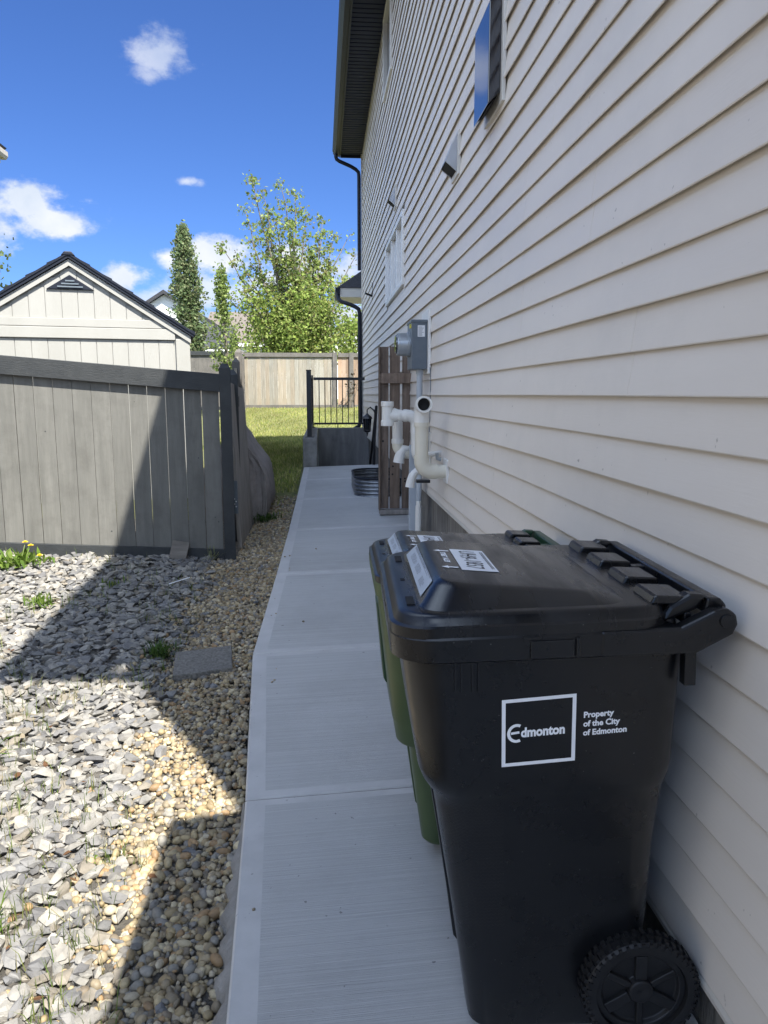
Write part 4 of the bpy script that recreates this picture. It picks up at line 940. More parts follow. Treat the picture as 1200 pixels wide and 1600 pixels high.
def shed():
    ax = Vector((math.cos(R(12)), math.sin(R(12)), 0)); ay = Vector((-ax.y, ax.x, 0)); 
    Y = 8.6
    C = Vector((-1.455, Y+.10, 0))                           # front right corner
    def pt(s, o, z): p = C-ax*s+ay*o; return (p.x, p.y, z)  # s leftwards along the front, o depth, z
    W = 2.37; zb = .30; ze = 2.12; zr_ = 2.87; Lg = 3.0
    t = thing('garden_shed', 'cream painted gable shed with dark roof behind the grey fence', 'shed', (C.x, C.y, zb))
    mb = MB()
    # body
    mb.loft([[pt(0, 0, zb), pt(W, 0, zb), pt(W, 0, ze), pt(W/2, 0, zr_), pt(0, 0, ze)], [pt(0, Lg, zb), pt(W, Lg, zb), pt(W, Lg, ze), pt(W/2, Lg, zr_), pt(0, Lg, ze)]]); mb.build('wall', 'shed', t)
    def slab(mb, s0, s1, o0, o1, z0, z1): mb.add([pt(s0,o0,z0), pt(s1,o0,z0), pt(s1,o1,z0), pt(s0,o1,z0), pt(s0,o0,z1), pt(s1,o0,z1), pt(s1,o1,z1), pt(s0,o1,z1)], [(0,1,2,3),(4,7,6,5),(0,4,5,1),(1,5,6,2),(2,6,7,3),(3,7,4,0)])
    mb = MB(); s = .16
    while s < W-.1:                                          # vertical board faces with grooves between
        zt = ze+ (zr_-ze)*(1-abs(s+.08-W/2)/(W/2)) - .055
        if zt > 2.30: slab(mb, s+.003, s+.157, -.014, -.001, 2.295, zt)
        slab(mb, s+.003, s+.157, -.014, -.001, zb+.02, 2.078); s += .16
    mb.build('panel_boards', 'shed', t)
    mb = MB(); slab(mb, .19, W-.19, -.030, -.002, 2.205, 2.292); slab(mb, .145, W-.145, -.038, -.002, 2.085, 2.20); slab(mb, -.01, .14, -.032, -.002, zb, 2.10); slab(mb, W-.14, W+.01, -.032, -.002, zb, 2.10); mb.build('trim_boards', 'shed', t, bevel=.005)
    # gable vent
    mb = MB(); cz = zr_-.22; tri = [(W/2-.235, cz-.065), (W/2+.235, cz-.065), (W/2, cz+.085)]
    mb.loft([[pt(a, -.035, b) for a, b in tri], [pt(a, -.012, b) for a, b in tri]]); mb.build('gable_vent', 'gutter', t, bevel=.004)
    mb = MB()
    for k in range(3):
        w = .125-.04*k; slab(mb, W/2-w, W/2+w, -.046, -.0355, cz-.045+k*.03, cz-.031+k*.03)
    mb.build('vent_slat', 'metal_grey', t)
    # rake trim (pale) and roof
    sl_ = (zr_-ze)/(W/2); ov = .0
    for sgn in (0, 1):
        f = (lambda s: s) if sgn == 0 else (lambda s: W-s)
        mb = MB(); poly = [(-.02, ze-.065), (W/2, zr_-.065+.02), (W/2, zr_+.02), (-.02, ze+.01)]
        mb.loft([[pt(f(a), -.05, b) for a, b in poly], [pt(f(a), -.016, b) for a, b in poly]]); mb.build('rake_trim', 'shed', t)
        mb = MB(); e = .05; rp = [(-e, ze-e*sl_+.03), (W/2, zr_+.03), (W/2, zr_+.09), (-e-.02, ze-e*sl_+.075)]
        mb.loft([[pt(f(a), -.075, b) for a, b in rp], [pt(f(a), Lg+.1, b) for a, b in rp]])
        n = 6
        for k in range(n):                                   # overlapping roof courses
            a0, a1 = -e-.02+(W/2+e+.02)*k/n, -e-.02+(W/2+e+.02)*(k+1)/n
            zz = lambda a: ze+a*sl_+.06
            q = [(a0, zz(a0)+.002), (a1, zz(a1)+.002), (a1, zz(a1)+.012), (a0, zz(a0)+.04)]
            mb.loft([[pt(f(a), -.085, b) for a, b in q], [pt(f(a), Lg+.1, b) for a, b in q]])
        mb.build('roof_slope', 'gutter', t)
    mb = MB(); q = [(W/2-.07, zr_+.05), (W/2+.07, zr_+.05), (W/2+.035, zr_+.092), (W/2-.035, zr_+.092)]
    mb.loft([[pt(a, -.09, b) for a, b in q], [pt(a, Lg+.1, b) for a, b in q]]); mb.build('ridge_cap', 'gutter', t, bevel=.01)
shed()

# ------------------------------------------------------------------ fences at the back of the yard
def board_fence_back(name, label, x0, x1, y, matb, matr, z0, h, posts, step=.14, tone=(.85, 1.12), mid=False):
    t = thing(name, label, 'fence', (x0, y, z0))
    mb = MB(); x = x0
    while x < x1-.01:
        w = min(step-.004, x1-x); mb.span((x, y+random.uniform(-.004, .004), z0+.10), (x+w, y+.022, z0+h-.09)); x += step
    shades(mb, 8, *tone); mb.build('boards', matb, t)
    mb = MB(); mb.span((x0, y-.05, z0+h-.135), (x1, y+.05, z0+h)); mb.build('top_rail', matr, t, bevel=.004)
    mb = MB(); mb.span((x0, y-.04, z0-.03), (x1, y+.04, z0+.115)); mb.build('bottom_rail', matr, t, bevel=.004)
    for px in posts:
        mb = MB(); mb.span((px-.075, y-.075, z0-.1), (px+.075, y+.03, z0+h+.02)); mb.build('post', matr, t, bevel=.004)
zb = 1.03
board_fence_back('back_fence', 'pale weathered board fence across the back of the sunny lawn', -2.57, .42, 26, 'pale_board', 'grey_rail', zb, 1.84, (-2.62, .47))
board_fence_back('brown_fence', 'reddish brown board fence at the back to the right of the grey post', .57, 4.2, 26.05, 'brown_board', 'brown_board' if False else 'grey_rail', zb, 1.84, (1.03, 3.0), tone=(.7, 1.5))
board_fence_back('dark_fence', 'shaded grey fence at the back between the shed and the young tree', -9, -2.72, 25.4, 'grey_rail', 'fence_trim', zb-.05, 1.9, (-5.1, -7.5), tone=(.8, 1.1))

# ------------------------------------------------------------------ houses beyond the fences
def far_house(name, label, x0, x1, y0, y1, ze, zr_, axis, wall, roof):
    t = thing(name, label, 'house', ((x0+x1)/2, (y0+y1)/2, 1.0))
    mb = MB(); mb.span((x0, y0, .5), (x1, y1, ze)); 
    if axis == 'y':
        xm = (x0+x1)/2; mb.prism([(x0, ze), (x1, ze), (xm, zr_)], lambda p, q, s: (p, s, q), y0+.001, y1)
    mb.build('wall', wall, t)
    o = .4; mb = MB()
    if axis == 'y':
        k = (zr_-ze)/((x1-x0)/2); mb.prism([(x0-o, ze-o*k), (xm, zr_+.02), (x1+o, ze-o*k), (x1+o, ze-o*k+.22), (xm, zr_+.26), (x0-o, ze-o*k+.22)], lambda p, q, s: (p, s, q), y0-.35, y1+.3)
    else:
        ym = (y0+y1)/2; mb.prism([(y0-o, ze-.05), (ym, zr_), (y1+o, ze-.05), (y1+o, ze+.15), (ym, zr_+.2), (y0-o, ze+.15)], lambda p, q, s: (s, p, q), x0-.3, x1+.3)
    mb.build('roof', roof, t)
    if axis == 'y':
        mb = MB(); mb.span((x0-o, y0-.42, ze-.28), (x1+o, y0-.36, ze-.02)) if False else mb.span((x0+.6, y0-.03, ze-1.8), (x0+1.6, y0+.01, ze-.5)); mb.build('window', 'glass', t)
    else:
        mb = MB(); mb.span((x0-.3, y0-o-.02, ze-.16), (x1+.3, y0-o-.002, ze+.06)); mb.build('fascia', 'white', t)
far_house('gable_house', 'distant house with a white gable half hidden by the columnar poplar', -12.6, -6.9, 50, 60, 5.9, 7.7, 'y', 'palehouse', 'shingle')
far_house('brown_roof_house', 'distant house with a long brown shingle roof seen left of the big tree', -7.9, .5, 54, 64, 4.9, 7.4, 'x', 'palehouse', 'brownroof')
far_house('white_house', 'distant white house glimpsed right of the big tree by the downspout', .6, 5.2, 47, 56, 4.6, 6.2, 'y', 'palehouse', 'brownroof')
far_house('low_roof_house', 'distant low house with a grey roof above the shaded fence', -10.5, -5.4, 44, 49, 3.9, 5.3, 'x', 'palehouse', 'shingle')
def neighbour():
    t = thing('neighbour_house', 'neighbouring house with a tan gutter corner at the left edge', 'house', (-9, 6, 0))
    yb = 14.75; xr_ = -5.50; ze = 5.62
    mb = MB(); mb.span((-14, -8, -.5), (-6.2, yb-.5, ze-.1)); mb.build('wall', 'tanhouse', t)
    mb = MB(); mb.prism([(xr_-.12, ze), (xr_-.03, ze), (xr_, ze+.05), (xr_, ze+.13), (xr_-.12, ze+.13)], lambda p, q, s: (p, s, q), -8, yb); mb.build('gutter', 'tanhouse', t)
    mb = MB(); mb.span((-6.3, -8, ze-.06), (xr_-.13, yb-.02, ze+.08)); mb.build('soffit', 'trim', t)
    mb = MB(); mb.prism([(xr_-.10, ze+.14), (-10.4, ze+1.9), (-14.5, ze+.14), (-14.5, ze+.20), (-10.4, ze+2.0), (xr_-.02, ze+.20)], lambda p, q, s: (p, s, q), -8, yb+.02); mb.build('roof', 'shingle', t)
neighbour()
# ------------------------------------------------------------------ loose stones (one mesh per kind of gravel)
def np_mesh(name, V, F, C, mt, smooth, kind='stuff'):
    """V (n,3), F (m,k) all same size, C (n,4)"""
    me = bpy.data.meshes.new(name); n, k = F.shape
    me.vertices.add(len(V)); me.vertices.foreach_set('co', V.astype(np.float32).ravel())
    me.loops.add(n*k); me.loops.foreach_set('vertex_index', F.astype(np.int32).ravel())
    me.polygons.add(n); me.polygons.foreach_set('loop_start', (np.arange(n)*k).astype(np.int32)); me.polygons.foreach_set('loop_total', np.full(n, k, np.int32))
    me.update(calc_edges=True); me.validate()
    ca = me.color_attributes.new('Col', 'FLOAT_COLOR', 'POINT'); ca.data.foreach_set('color', C.astype(np.float32).ravel())
    me.materials.append(M[mt])
    me.polygons.foreach_set('use_smooth', np.full(n, bool(smooth)))
    ob = bpy.data.objects.new(name, me); COL.objects.link(ob)
    if kind: ob['kind'] = kind
    return ob
def ico(sub):
    bm = bmesh.new(); bmesh.ops.create_icosphere(bm, subdivisions=sub, radius=1); bm.verts.ensure_lookup_table()
    V = np.array([v.co[:] for v in bm.verts]); F = np.array([[v.index for v in f.verts] for f in bm.faces]); bm.free(); return V, F
def rock_templates(n, npts):
    out = []
    for _ in range(n):
        bm = bmesh.new()
        p = RNG.normal(size=(npts, 3)); p /= np.linalg.norm(p, axis=1)[:, None]; p *= RNG.uniform(.8, 1.0, size=(npts, 1))
        for q in p: bm.verts.new(q)
        r = bmesh.ops.convex_hull(bm, input=bm.verts[:]); bm.verts.ensure_lookup_table()
        bmesh.ops.delete(bm, geom=[v for v in bm.verts if not v.link_faces], context='VERTS'); bm.verts.index_update()
        bmesh.ops.bevel(bm, geom=bm.edges[:], offset=.05, segments=1, affect='EDGES') if False else None
        V = np.array([v.co[:] for v in bm.verts]); F = np.array([[v.index for v in f.verts] for f in bm.faces]); bm.free(); out.append((V, F))
    return out
def pebble_templates(n, sub):
    V0, F = ico(sub); out = []
    for _ in range(n):
        d = RNG.normal(size=(3, 3))*.9; ph = RNG.uniform(0, 6, 3)
        V = V0*(1+.10*np.sin(V0 @ d[0]*2+ph[0])+.08*np.sin(V0 @ d[1]*2.5+ph[1]))[:, None]; out.append((V, F))
    return out
def rand_rot(tilt):
    a = RNG.uniform(0, 2*math.pi); t = RNG.normal(0, tilt); b = RNG.uniform(0, 2*math.pi)
    return np.array(Matrix.Rotation(b, 3, 'Z') @ Matrix.Rotation(t, 3, 'X') @ Matrix.Rotation(a, 3, 'Z'))
def scatter(name, pts, sizes, flat, tilt, temps, cols, mt, smooth, sink):
    Vs, Fs, Cs = [], [], []; o = 0
    for (x, y, lift), s, c in zip(pts, sizes, cols):
        V, F = temps[RNG.integers(len(temps))]
        sc = np.array([s*RNG.uniform(.85, 1.35), s*RNG.uniform(.7, 1.0), s*RNG.uniform(*flat)])
        W = (V*sc) @ rand_rot(tilt).T
        W = W+np.array([x, y, zg(x, y)+sc[2]*sink+lift]); Vs.append(W); Fs.append(F+o); o += len(V)
        cc = np.ones((len(V), 4)); cc[:, :3] = c; Cs.append(cc)
    return np_mesh(name, np.vstack(Vs), np.vstack(Fs), np.vstack(Cs), mt, smooth)
def bnd(y): return float(np.interp(y, [1.2, 1.7, 2.6, 4.0, 5.5, 6.4], [-.60, -.63, -.73, -.88, -.92, -.82]))
def lim_left(y): return -.47*y-1.0
def gravel():
    # angular grey stones
    tn = rock_templates(26, 15); pal = np.array([[.38, .38, .38], [.46, .455, .44], [.31, .315, .33], [.52, .51, .48], [.42, .41, .39], [.34, .34, .345], [.56, .54, .50], [.42, .38, .32], [.25, .25, .26], [.60, .58, .53]])
    P, S, Cc = [], [], []
    for y0, y1, s in ((1.15, 2.7, .0235), (2.7, 4.3, .0235), (4.3, 6.35, .0245)):
        x0, x1 = lim_left(y1), -.50; A = (x1-x0)*(y1-y0); n = int(A/(s*s*4)*6.0)
        X = RNG.uniform(x0, x1, n); Y = RNG.uniform(y0, y1, n)
        for x, y in zip(X, Y):
            if x < lim_left(y): continue
            b = bnd(y)+.05*math.sin(y*7.3)+RNG.normal(0, .055)
            if x > b: continue
            if y > 6.14 - (x+.763)*.13+.0 and x < -.74: continue
            t = RNG.random(); sz = s*(.36+1.3*t*t*t+.30*t)
            P.append((x, y, RNG.uniform(-.008, .018) if sz > .018 else RNG.uniform(-.012, .004))); S.append(sz); Cc.append(pal[RNG.integers(len(pal))]*RNG.uniform(.82, 1.12))
    for _ in range(40):                                     # the odd grey stone among the pebbles
        y = RNG.uniform(1.6, 6); x = RNG.uniform(bnd(y), xl(y)-.08); P.append((x, y, .012)); S.append(RNG.uniform(.014, .030)); Cc.append(np.array([.30, .31, .33])*RNG.uniform(.8, 1.3))
    scatter('crushed_rock', P, S, (.32, .62), .34, tn, Cc, 'stone', False, .45)
    # rounded tan pebbles
    tp1, tp2 = pebble_templates(14, 2), pebble_templates(14, 1)
    pal = np.array([[.40, .32, .19], [.46, .38, .24], [.31, .24, .14], [.34, .28, .19], [.54, .47, .33], [.25, .21, .15], [.42, .35, .24], [.28, .27, .25], [.50, .44, .34], [.36, .24, .13], [.20, .165, .125], [.24, .23, .22]])
    for nm, ya, yb, tt, s in (('pea_gravel', 1.15, 2.9, tp1, .0108), ('pea_gravel', 2.9, 8.6, tp2, .0108)):
        P, S, Cc = [], [], []
        x0, x1 = -1.06, -.23; n = int((x1-x0)*(yb-ya)/(s*s*4)*2.6)
        X = RNG.uniform(x0, x1, n); Y = RNG.uniform(ya, yb, n)
        for x, y in zip(X, Y):
            b = bnd(y)+.05*math.sin(y*7.3)
            if y > 6.1 and x < -.70+.05*(y-6.1)-.02: continue
            if y > 7.2 and RNG.random() < (y-7.2)/1.5: continue
            if x > xl(y)-.008: continue
            pr = 1.0 if x > b+.10 else (max(0, (x-b+.14)/.24)*.9 if x > b-.14 else .02)
            if RNG.random() > pr: continue
            t = RNG.random(); P.append((x, y, RNG.uniform(-.004, .010))); S.append(s*(.6+.6*t+.7*t**5)); Cc.append(pal[RNG.integers(len(pal))]*RNG.uniform(.75, 1.12))
        scatter(nm, P, S, (.55, .9), .35, tt, Cc, 'pebble', True, .5)
    # a few dry brown leaves and pale chips lying about
    V, F, Cs = [], [], []
    for _ in range(60):
        y = RNG.uniform(1.5, 5.8); x = RNG.uniform(lim_left(y)+.9, -.5); s = RNG.uniform(.007, .020); z = zg(x, y)+.036+RNG.uniform(0, .012)
        r = rand_rot(.5); q = np.array([[-1, -.4, 0], [0, -.5, .12], [1, 0, .05], [0, .5, .1], [-.8, .3, 0]])*s @ r.T + [x, y, z]
        o = len(V); V += q.tolist(); F.append([o, o+1, o+2]); F.append([o, o+2, o+3]); F.append([o, o+3, o+4])
        c = np.array([.16, .085, .045]) if RNG.random() < .75 else np.array([.5, .42, .3]); Cs += [[*(c*RNG.uniform(.7, 1.3)), 1]]*5
    np_mesh('dry_leaf_litter', np.array(V), np.array(F), np.array(Cs), 'leaf', False)
gravel()

# ------------------------------------------------------------------ grass
def blades(n, pos, h, w, lean, pal):
    V, F, C = [], [], []
    for (x, y, z) in pos:
        hh = h*RNG.uniform(.5, 1.2); a = RNG.uniform(0, 2*math.pi); l = hh*abs(RNG.normal(0, lean)); b = RNG.uniform(0, 2*math.pi)
        dx, dy = math.cos(a)*w/2, math.sin(a)*w/2; lx, ly = math.cos(b)*l, math.sin(b)*l
        o = len(V)
        V += [(x-dx, y-dy, z-.01), (x+dx, y+dy, z-.01), (x-dx*.7+lx*.35, y-dy*.7+ly*.35, z+hh*.6), (x+dx*.7+lx*.35, y+dy*.7+ly*.35, z+hh*.6), (x+lx, y+ly, z+hh)]
        F += [(o, o+1, o+3), (o, o+3, o+2), (o+2, o+3, o+4)]
        c = pal[RNG.integers(len(pal))]*RNG.uniform(.6, 1.0)*(.92+.16*math.sin(x*2.3+y*.9)+.12*math.sin(x*5.1-y*2.2+1)); C += [[*c, 1]]*5
    return np.array(V), np.array(F), np.array(C)
PALG = np.array([[.26, .32, .07], [.33, .37, .085], [.42, .43, .13], [.55, .51, .21], [.20, .28, .055], [.46, .45, .155]])
def grass():
    pos = []
    for (x0, x1, y0, y1, den) in ((-1.3, -.26, 7.5, 8.8, 420), (-1.4, -.25, 8.8, 10.8, 900), (-1.7, -.27, 10.8, 14.5, 1000), (-2.4, 2.2, 14.3, 20, 620), (-3.0, 4.5, 20, 26, 430)):
        n = int((x1-x0)*(y1-y0)*den); X = RNG.uniform(x0, x1, n); Y = RNG.uniform(y0, y1, n)
        for x, y in zip(X, Y):
            if y < 8.8 and (math.sin(x*9+y*4)+math.sin(y*6.1-x*3)) < .15: continue
            if x > xl(min(y, 10.7))-.012 and y < 10.8: continue
            if -.30 < x < .9 and y < 14.25: continue
            pos.append((x, y, zg(x, y)))
    V, F, C = blades(0, pos, .058, .012, .5, PALG); np_mesh('lawn_grass', V, F, C, 'blade', False)
    # sparse stalks coming up through the stones
    pos = []
    for _ in range(1000):
        y = RNG.uniform(1.4, 6.0); x = RNG.uniform(lim_left(y)+.8, bnd(y)+.10)
        if math.sin(x*5.1+y*2.7)+math.sin(y*4.7-x*2.1) < -.2: continue
        for _k in range(RNG.integers(1, 5)): pos.append((x+RNG.normal(0, .012), y+RNG.normal(0, .012), zg(x, y)+.01))
    V, F, C = blades(0, pos, .085, .0032, .55, np.array([[.16, .22, .05], [.24, .27, .09], [.34, .31, .16], [.12, .19, .04]])); np_mesh('sprouting_grass', V, F, C, 'blade', False)
grass()

# ------------------------------------------------------------------ weeds, paver, scraps
def weed(name, label, cat, x, y, n, h, spread, pal, lw, group=None, flowers=()):
    z = zg(x, y)+.02; t = thing(name, label, cat, (x, y, z), group)
    mb = MB(); col = []
    for _ in range(n):
        a = random.uniform(0, 6.283); el = random.uniform(.25, 1.35); l = h*random.uniform(.5, 1.15); b = Vector((x+random.gauss(0, spread*.35), y+random.gauss(0, spread*.35), z-.015))
        d = Vector((math.cos(a)*math.cos(el), math.sin(a)*math.cos(el), math.sin(el))); sd = d.cross(Vector((0, 0, 1))).normalized()*lw*random.uniform(.6, 1.2)
        m = b+d*l*.55+Vector((0, 0, .1*l)); e = b+d*l-Vector((0, 0, .12*l*math.cos(el)))
        mb.add([b-sd*.25, b+sd*.25, m+sd, e, m-sd], [(0, 1, 2, 4), (4, 2, 3)]); c = np.array(random.choice(pal))*random.uniform(.75, 1.25); col += [(*c, 1)]*5
    mb.col = col; mb.build('leaves', 'leaf', t)
    for (fx, fy, fh) in flowers:
        mb = MB(); mb.tube([(x+fx*.4, y+fy*.4, z), (x+fx, y+fy, z+fh)], .0025, 6); mb.build('stem', 'stalk', t)
        mb = MB()
        for ringn, r0, up in ((14, .021, .003), (10, .014, .008), (6, .007, .011)):
            for k in range(ringn):
                a = 2*math.pi*k/ringn+ringn; c = Vector((x+fx, y+fy, z+fh)); d = Vector((math.cos(a), math.sin(a), 0)); s_ = Vector((-d.y, d.x, 0))*.0038
                mb.add([c-s_*.5, c+s_*.5, c+d*r0+s_+Vector((0, 0, up)), c+d*r0-s_+Vector((0, 0, up))], [(0, 1, 2, 3)])
        mb.build('flower', 'petal', t)
M['stalk'] = mat('stalk', (.20, .26, .08), rough=.6)
PG = [(.10, .17, .025), (.13, .21, .03), (.17, .24, .05), (.085, .15, .025)]
weed('dandelion', 'yellow flowering dandelion clump by the foot of the grey fence', 'weed', -2.28, 5.72, 170, .13, .24, PG, .012, None, ((.05, .05, .15), (.19, -.06, .07), (.10, .02, .13)))
weed('weed_clump', 'sunlit leafy weed at the left edge below the dandelions', 'weed', -2.50, 5.25, 120, .13, .20, PG, .011)
weed('weed_clump', 'small bright feathery weed on the stones at the edge of the shadow', 'weed', -1.86, 4.95, 110, .095, .12, PG, .006)
weed('weed_clump', 'shaded low weed on the grey stones below the fence', 'weed', -1.52, 5.35, 60, .07, .12, PG, .006)
weed('grass_tuft', 'shaded green tuft beside the square paver', 'weed', -.93, 4.18, 130, .12, .09, [(.06, .11, .03), (.08, .14, .03)], .004)
weed('grass_tuft', 'tall sunlit grass tuft at the left edge of the near stones', 'weed', -1.42, 3.12, 40, .17, .06, PG, .004)
weed('grass_tuft', 'sparse sunlit grass tuft lower left on the pale stones', 'weed', -1.03, 2.13, 60, .10, .09, PG, .0032)
weed('seedling', 'tiny round leaved seedling on the pale stones, the left one of two', 'weed', -.93, 2.42, 14, .035, .02, [(.20, .30, .05)], .010)
weed('seedling', 'tiny round leaved seedling nearest the pebble strip', 'weed', -.79, 2.46, 10, .028, .016, [(.20, .30, .05)], .009)
weed('grass_tuft', 'wispy tuft against the fence base near the post', 'weed', -.90, 6.08, 26, .15, .05, [(.16, .19, .08), (.24, .25, .12)], .003)
weed('grass_tuft', 'dark grass tuft at the foot of the covered grill', 'weed', -.56, 7.35, 150, .11, .16, [(.05, .09, .02), (.07, .12, .03)], .005)
def paver():
    x0, y0 = -.66, 4.02; z = zg(-.66, 4.0)+.028
    mb = MB(); rot = Matrix.Rotation(R(7), 3, 'Z') @ Matrix.Rotation(R(-3.5), 3, 'Y') @ Matrix.Rotation(R(5.5), 3, 'X'); mb.box((x0, y0, z), (.31, .29, .045), rot); ob = mb.build('paver', 'paver', bevel=.006, origin=(x0, y0, z))
    tag(ob, 'square exposed aggregate paver lying on the pea gravel', 'paver')
    mb = MB(); p = fpt(.40, .085, 0); rot = Matrix.Rotation(R(4), 3, 'Z') @ Matrix.Rotation(R(-24), 3, 'X') @ Matrix.Rotation(R(12), 3, 'Y'); mb.box((p[0], p[1], .262), (.135, .022, .15), rot)
    ob = mb.build('wood_scrap', 'scrap', bevel=.003, origin=(p[0], p[1], .25)); tag(ob, 'short weathered board scrap leaning on the fence base', 'board')
    mb = MB(); mb.tube([(-1.10, 5.35, zg(-1.1, 5.35)+.045), (-.98, 5.50, zg(-.98, 5.5)+.05)], .004, 6); ob = mb.build('twig', 'label', origin=(-1.05, 5.4, .12)); tag(ob, 'thin pale stick lying on the shaded stones', 'stick')
paver()

# ------------------------------------------------------------------ trees
def leaves_obj(name, parent, pts, size, pal, origin, mt='leaf'):
    n = len(pts); P = np.asarray(pts); 
    a = RNG.normal(size=(n, 3)); a /= np.linalg.norm(a, axis=1)[:, None]; b = RNG.normal(size=(n, 3)); b -= a*(a*b).sum(1)[:, None]; b /= np.linalg.norm(b, axis=1)[:, None]
    s = size*RNG.uniform(.6, 1.3, (n, 1)); w = s*.36; nn = np.cross(a, b)
    V = np.stack([P-a*s*.5, P+b*w+nn*s*.08, P+a*s*.5, P-b*w+nn*s*.08], 1).reshape(-1, 3)-np.array(origin)
    F = np.arange(4*n).reshape(n, 4)
    c = np.asarray(pal)[RNG.integers(len(pal), size=n)]*RNG.uniform(.7, 1.25, (n, 1)); C = np.repeat(np.concatenate([c, np.ones((n, 1))], 1), 4, axis=0)
    ob = np_mesh(name, V, F, C, mt, False, None); ob.parent = parent; return ob
def px_pt(px, py, Y):
    d = pix_dir(px, py); k = Y/d.y; return Vector((d.x*k, Y, CAMH+d.z*k))
def big_tree():
    Y = 30.0; base = px_pt(462, 575, Y); base.z = 1.1
    t = thing('maple_tree', 'tall airy multi stemmed tree with yellow green leaves behind the back fence', 'tree', base)
    tr = MB(); pts = []; rr = random.Random(21)
    tops = [(394, 286, 1.0), (412, 300, .8), (441, 292, 1.0), (462, 306, .9), (478, 345, .9), (505, 345, .85), (522, 372, .9), (352, 392, .9), (372, 402, .6), (362, 470, .8), (545, 370, .35), (556, 400, .3), (430, 345, 1), (455, 360, 1), (490, 400, 1.1), (520, 420, 1.1), (400, 420, 1.0), (380, 455, .8), (540, 440, 1.0), (410, 360, .9), (385, 330, .8), (500, 372, .9)]
    for i, (px, py, dn) in enumerate(tops):
        T = px_pt(px, py, Y+rr.uniform(-1.6, 1.6)); b = base+Vector((rr.uniform(-.35, .35), rr.uniform(-.3, .3), 0))
        path = []; n = 12; bow = Vector((rr.uniform(-.25, .25), rr.uniform(-.4, .4), 0))
        for k in range(n+1):
            f = k/n; p = b.lerp(T, f); p.x = b.x+(T.x-b.x)*(f**1.35); p += bow*math.sin(f*3.14)+Vector((rr.uniform(-.05, .05), rr.uniform(-.05, .05), 0))*(f > 0); path.append(p)
        tr.tube(path, [.085*(1-.93*k/n)+.006 for k in range(n+1)], 6)
        for k in range(3, n+1):
            f = k/n; m = int((3 if f < .9 else 2)*dn+rr.random())+1
            for _ in range(m):
                L = (1.05*(1-f)+.28)*rr.uniform(.5, 1.1); a = rr.uniform(0, 6.283); up = rr.uniform(.1, .9)
                e = path[k]+Vector((math.cos(a)*L, math.sin(a)*L, up*L)); tr.tube([path[k], (path[k]+e)/2+Vector((0, 0, .05)), e], [.014*(1-f)+.007, .008, .004], 4)
                q = int(rr.uniform(18, 33)*dn*(1.0 if f < .75 else .75))
                for _j in range(q):
                    g = rr.random()**.7; c = path[k].lerp(e, g); pts.append((c.x+rr.gauss(0, .11), c.y+rr.gauss(0, .13), c.z+rr.gauss(0, .11)))
    ob = tr.build('trunk', 'bark', t)
    # denser skirts low down
    low = []
    for _ in range(200):
        px = rr.uniform(388, 556); py = rr.uniform(452, 566)
        if py < 500 and rr.random() < .45+.003*abs(px-465): continue
        c = px_pt(px, py, Y+rr.uniform(-1.9, 1.5)); r = rr.uniform(.16, .40)
        for _j in range(int(70*r/.3)): low.append((c.x+rr.gauss(0, r), c.y+rr.gauss(0, r), c.z+rr.gauss(0, r*.8)))
    pal1 = [(.175, .25, .055), (.21, .28, .07), (.13, .19, .045), (.24, .27, .08), (.29, .345, .12), (.20, .18, .075)]
    pal2 = [(.21, .29, .055), (.27, .345, .08), (.145, .21, .045), (.34, .40, .12), (.19, .20, .06)]
    leaves_obj('crown', t, pts, .132, pal1, base); leaves_obj('lower_crown', t, low, .128, pal2, base)
big_tree()
def column_tree(name, label, Y, pxs, size, pal, per, base_z, mt='leaf'):
    """pxs: list of (px, py, half width px) from top to bottom"""
    b = px_pt(pxs[-1][0], pxs[-1][1], Y); b.z = base_z
    t = thing(name, label, 'tree', b); rr = random.Random(len(label)); pts = []; tr = MB()
    top = px_pt(pxs[0][0], pxs[0][1], Y); tr.tube([b, b.lerp(top, .5), top], [.09, .05, .01], 6)
    ys = [p[1] for p in pxs]
    for _ in range(per):
        py = rr.uniform(ys[0], ys[-1]); cx = np.interp(py, ys, [p[0] for p in pxs]); hw = np.interp(py, ys, [p[2] for p in pxs])
        lump = 1+.22*math.sin(py*.21)+.15*math.sin(py*.53+2)
        a = rr.uniform(0, 6.283); g = rr.random()**.55*lump; w = hw*Y/1194
        c = px_pt(cx, py, Y)+Vector((math.cos(a)*w*g, math.sin(a)*w*g, 0)); k = b.lerp(top, max(0, (c.z-b.z-.35)/(top.z-b.z)))
        if rr.random() < .3: tr.tube([k, c], [.012, .004], 4)
        for _j in range(9): pts.append((c.x+rr.gauss(0, .075), c.y+rr.gauss(0, .075), c.z+rr.gauss(0, .13)))
    tr.build('trunk', 'bark', t); leaves_obj('crown', t, pts, size, pal, b, mt)
column_tree('poplar_tree', 'dense narrow columnar poplar standing right of the shed roof', 33, [(285, 358, 3), (286, 380, 11), (288, 410, 18), (292, 450, 22), (296, 490, 23), (300, 530, 22), (302, 570, 16)], .135, [(.14, .20, .085), (.18, .235, .105), (.11, .16, .07), (.25, .29, .15), (.17, .18, .09)], 1000, 1.1)
column_tree('young_tree', 'thin young columnar tree with wispy top between poplar and big tree', 23, [(345, 420, 1), (346, 440, 6), (347, 470, 9), (349, 492, 8), (352, 505, 22), (354, 530, 30), (356, 555, 28), (358, 582, 14)], .10, [(.20, .27, .07), (.25, .30, .10), (.16, .22, .06)], 230, 1.0)
column_tree('poplar_tree', 'tree mostly outside the left edge with only a twig tip showing', 11, [(-62, 330, 10), (-60, 380, 48), (-62, 420, 58), (-70, 470, 60), (-70, 520, 40)], .07, [(.09, .13, .045), (.13, .17, .06)], 260, .3)
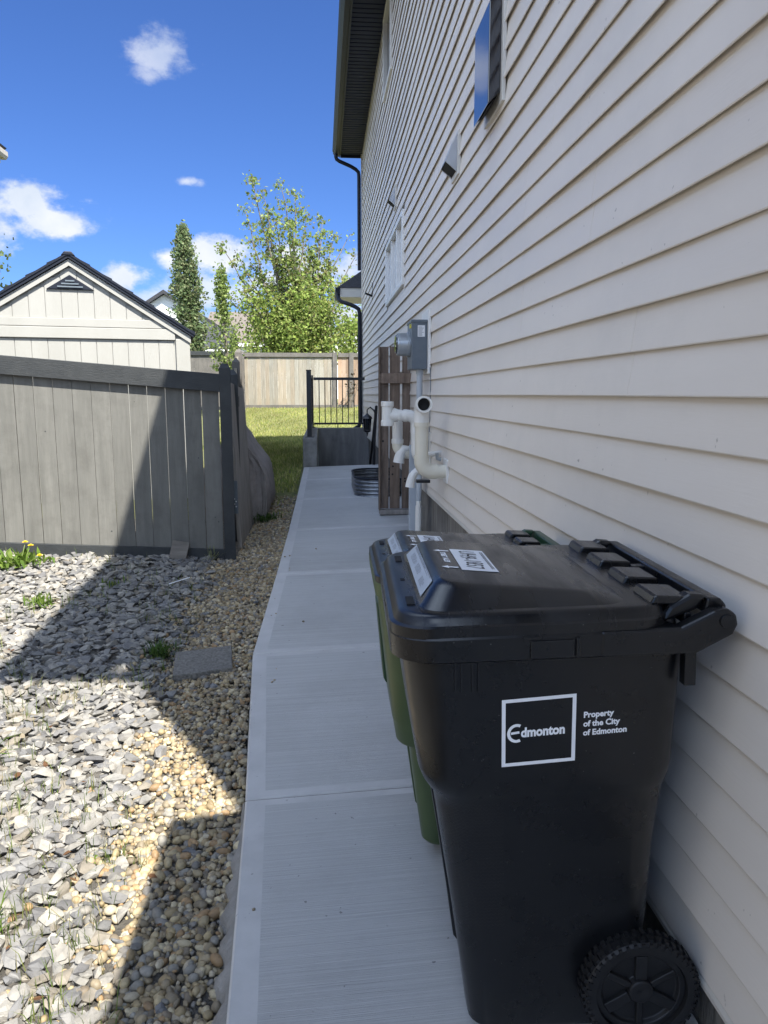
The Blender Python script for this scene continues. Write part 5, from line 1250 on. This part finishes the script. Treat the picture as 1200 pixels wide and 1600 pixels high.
def bush():
    b = Vector((1.1, 31, 1.1)); t = thing('shrub', 'yellow green shrub at the right end of the back fence by the downspout', 'shrub', b); rr = random.Random(5); pts = []; tr = MB()
    for _ in range(70):
        c = px_pt(rr.uniform(538, 590), rr.uniform(505, 570), 31+rr.uniform(-.8, .8)); tr.tube([b, c], [.012, .004], 4)
        for _j in range(16): pts.append((c.x+rr.gauss(0, .17), c.y+rr.gauss(0, .17), c.z+rr.gauss(0, .17)))
    tr.build('trunk', 'bark', t); leaves_obj('crown', t, pts, .14, [(.17, .23, .04), (.13, .18, .03)], b)
    # bare climbing twigs in front of the brown fence
    b = Vector((.95, 25.6, 1.05)); t = thing('vine', 'dark sparse vine climbing the brown fence behind the railing', 'vine', b); mb = MB(); pts = []
    for k in range(7):
        e = px_pt(rr.uniform(543, 562), rr.uniform(558, 606), 25.6); m = (b+e)/2+Vector((rr.uniform(-.15, .15), 0, .1)); mb.tube([b, m, e], [.014, .010, .004], 5)
        for _j in range(9): c = m.lerp(e, rr.random()); pts.append((c.x+rr.gauss(0, .07), c.y+rr.gauss(0, .03), c.z+rr.gauss(0, .07)))
    mb.build('stem', 'bark', t); leaves_obj('foliage', t, pts, .09, [(.05, .055, .03), (.08, .06, .04)], b)
bush()
bpy.context.view_layer.update()

def strays():
    V0, F0 = pebble_templates(1, 1)[0]; Vs, Fs, Cs = [], [], []; o = 0
    for _ in range(14):                                      # single pebbles kicked onto the slabs
        y = RNG.uniform(1.7, 7.5); x = xl(y)+abs(RNG.normal(0, .12))+.01; s = RNG.uniform(.003, .0085)
        if x > .3: continue
        z = zl(y)+(zr(y)-zl(y))*(x-xl(y))/(D-xl(y)); W = (V0*s*np.array([1.2, 1, .7])) @ rand_rot(.2).T+np.array([x, y, z+s*.55])
        Vs.append(W); Fs.append(F0+o); o += len(V0); c = np.ones((len(V0), 4)); c[:, :3] = np.array([.42, .35, .25])*RNG.uniform(.6, 1.2); Cs.append(c)
    np_mesh('stray_pebbles', np.vstack(Vs), np.vstack(Fs), np.vstack(Cs), 'pebble', True)
strays()
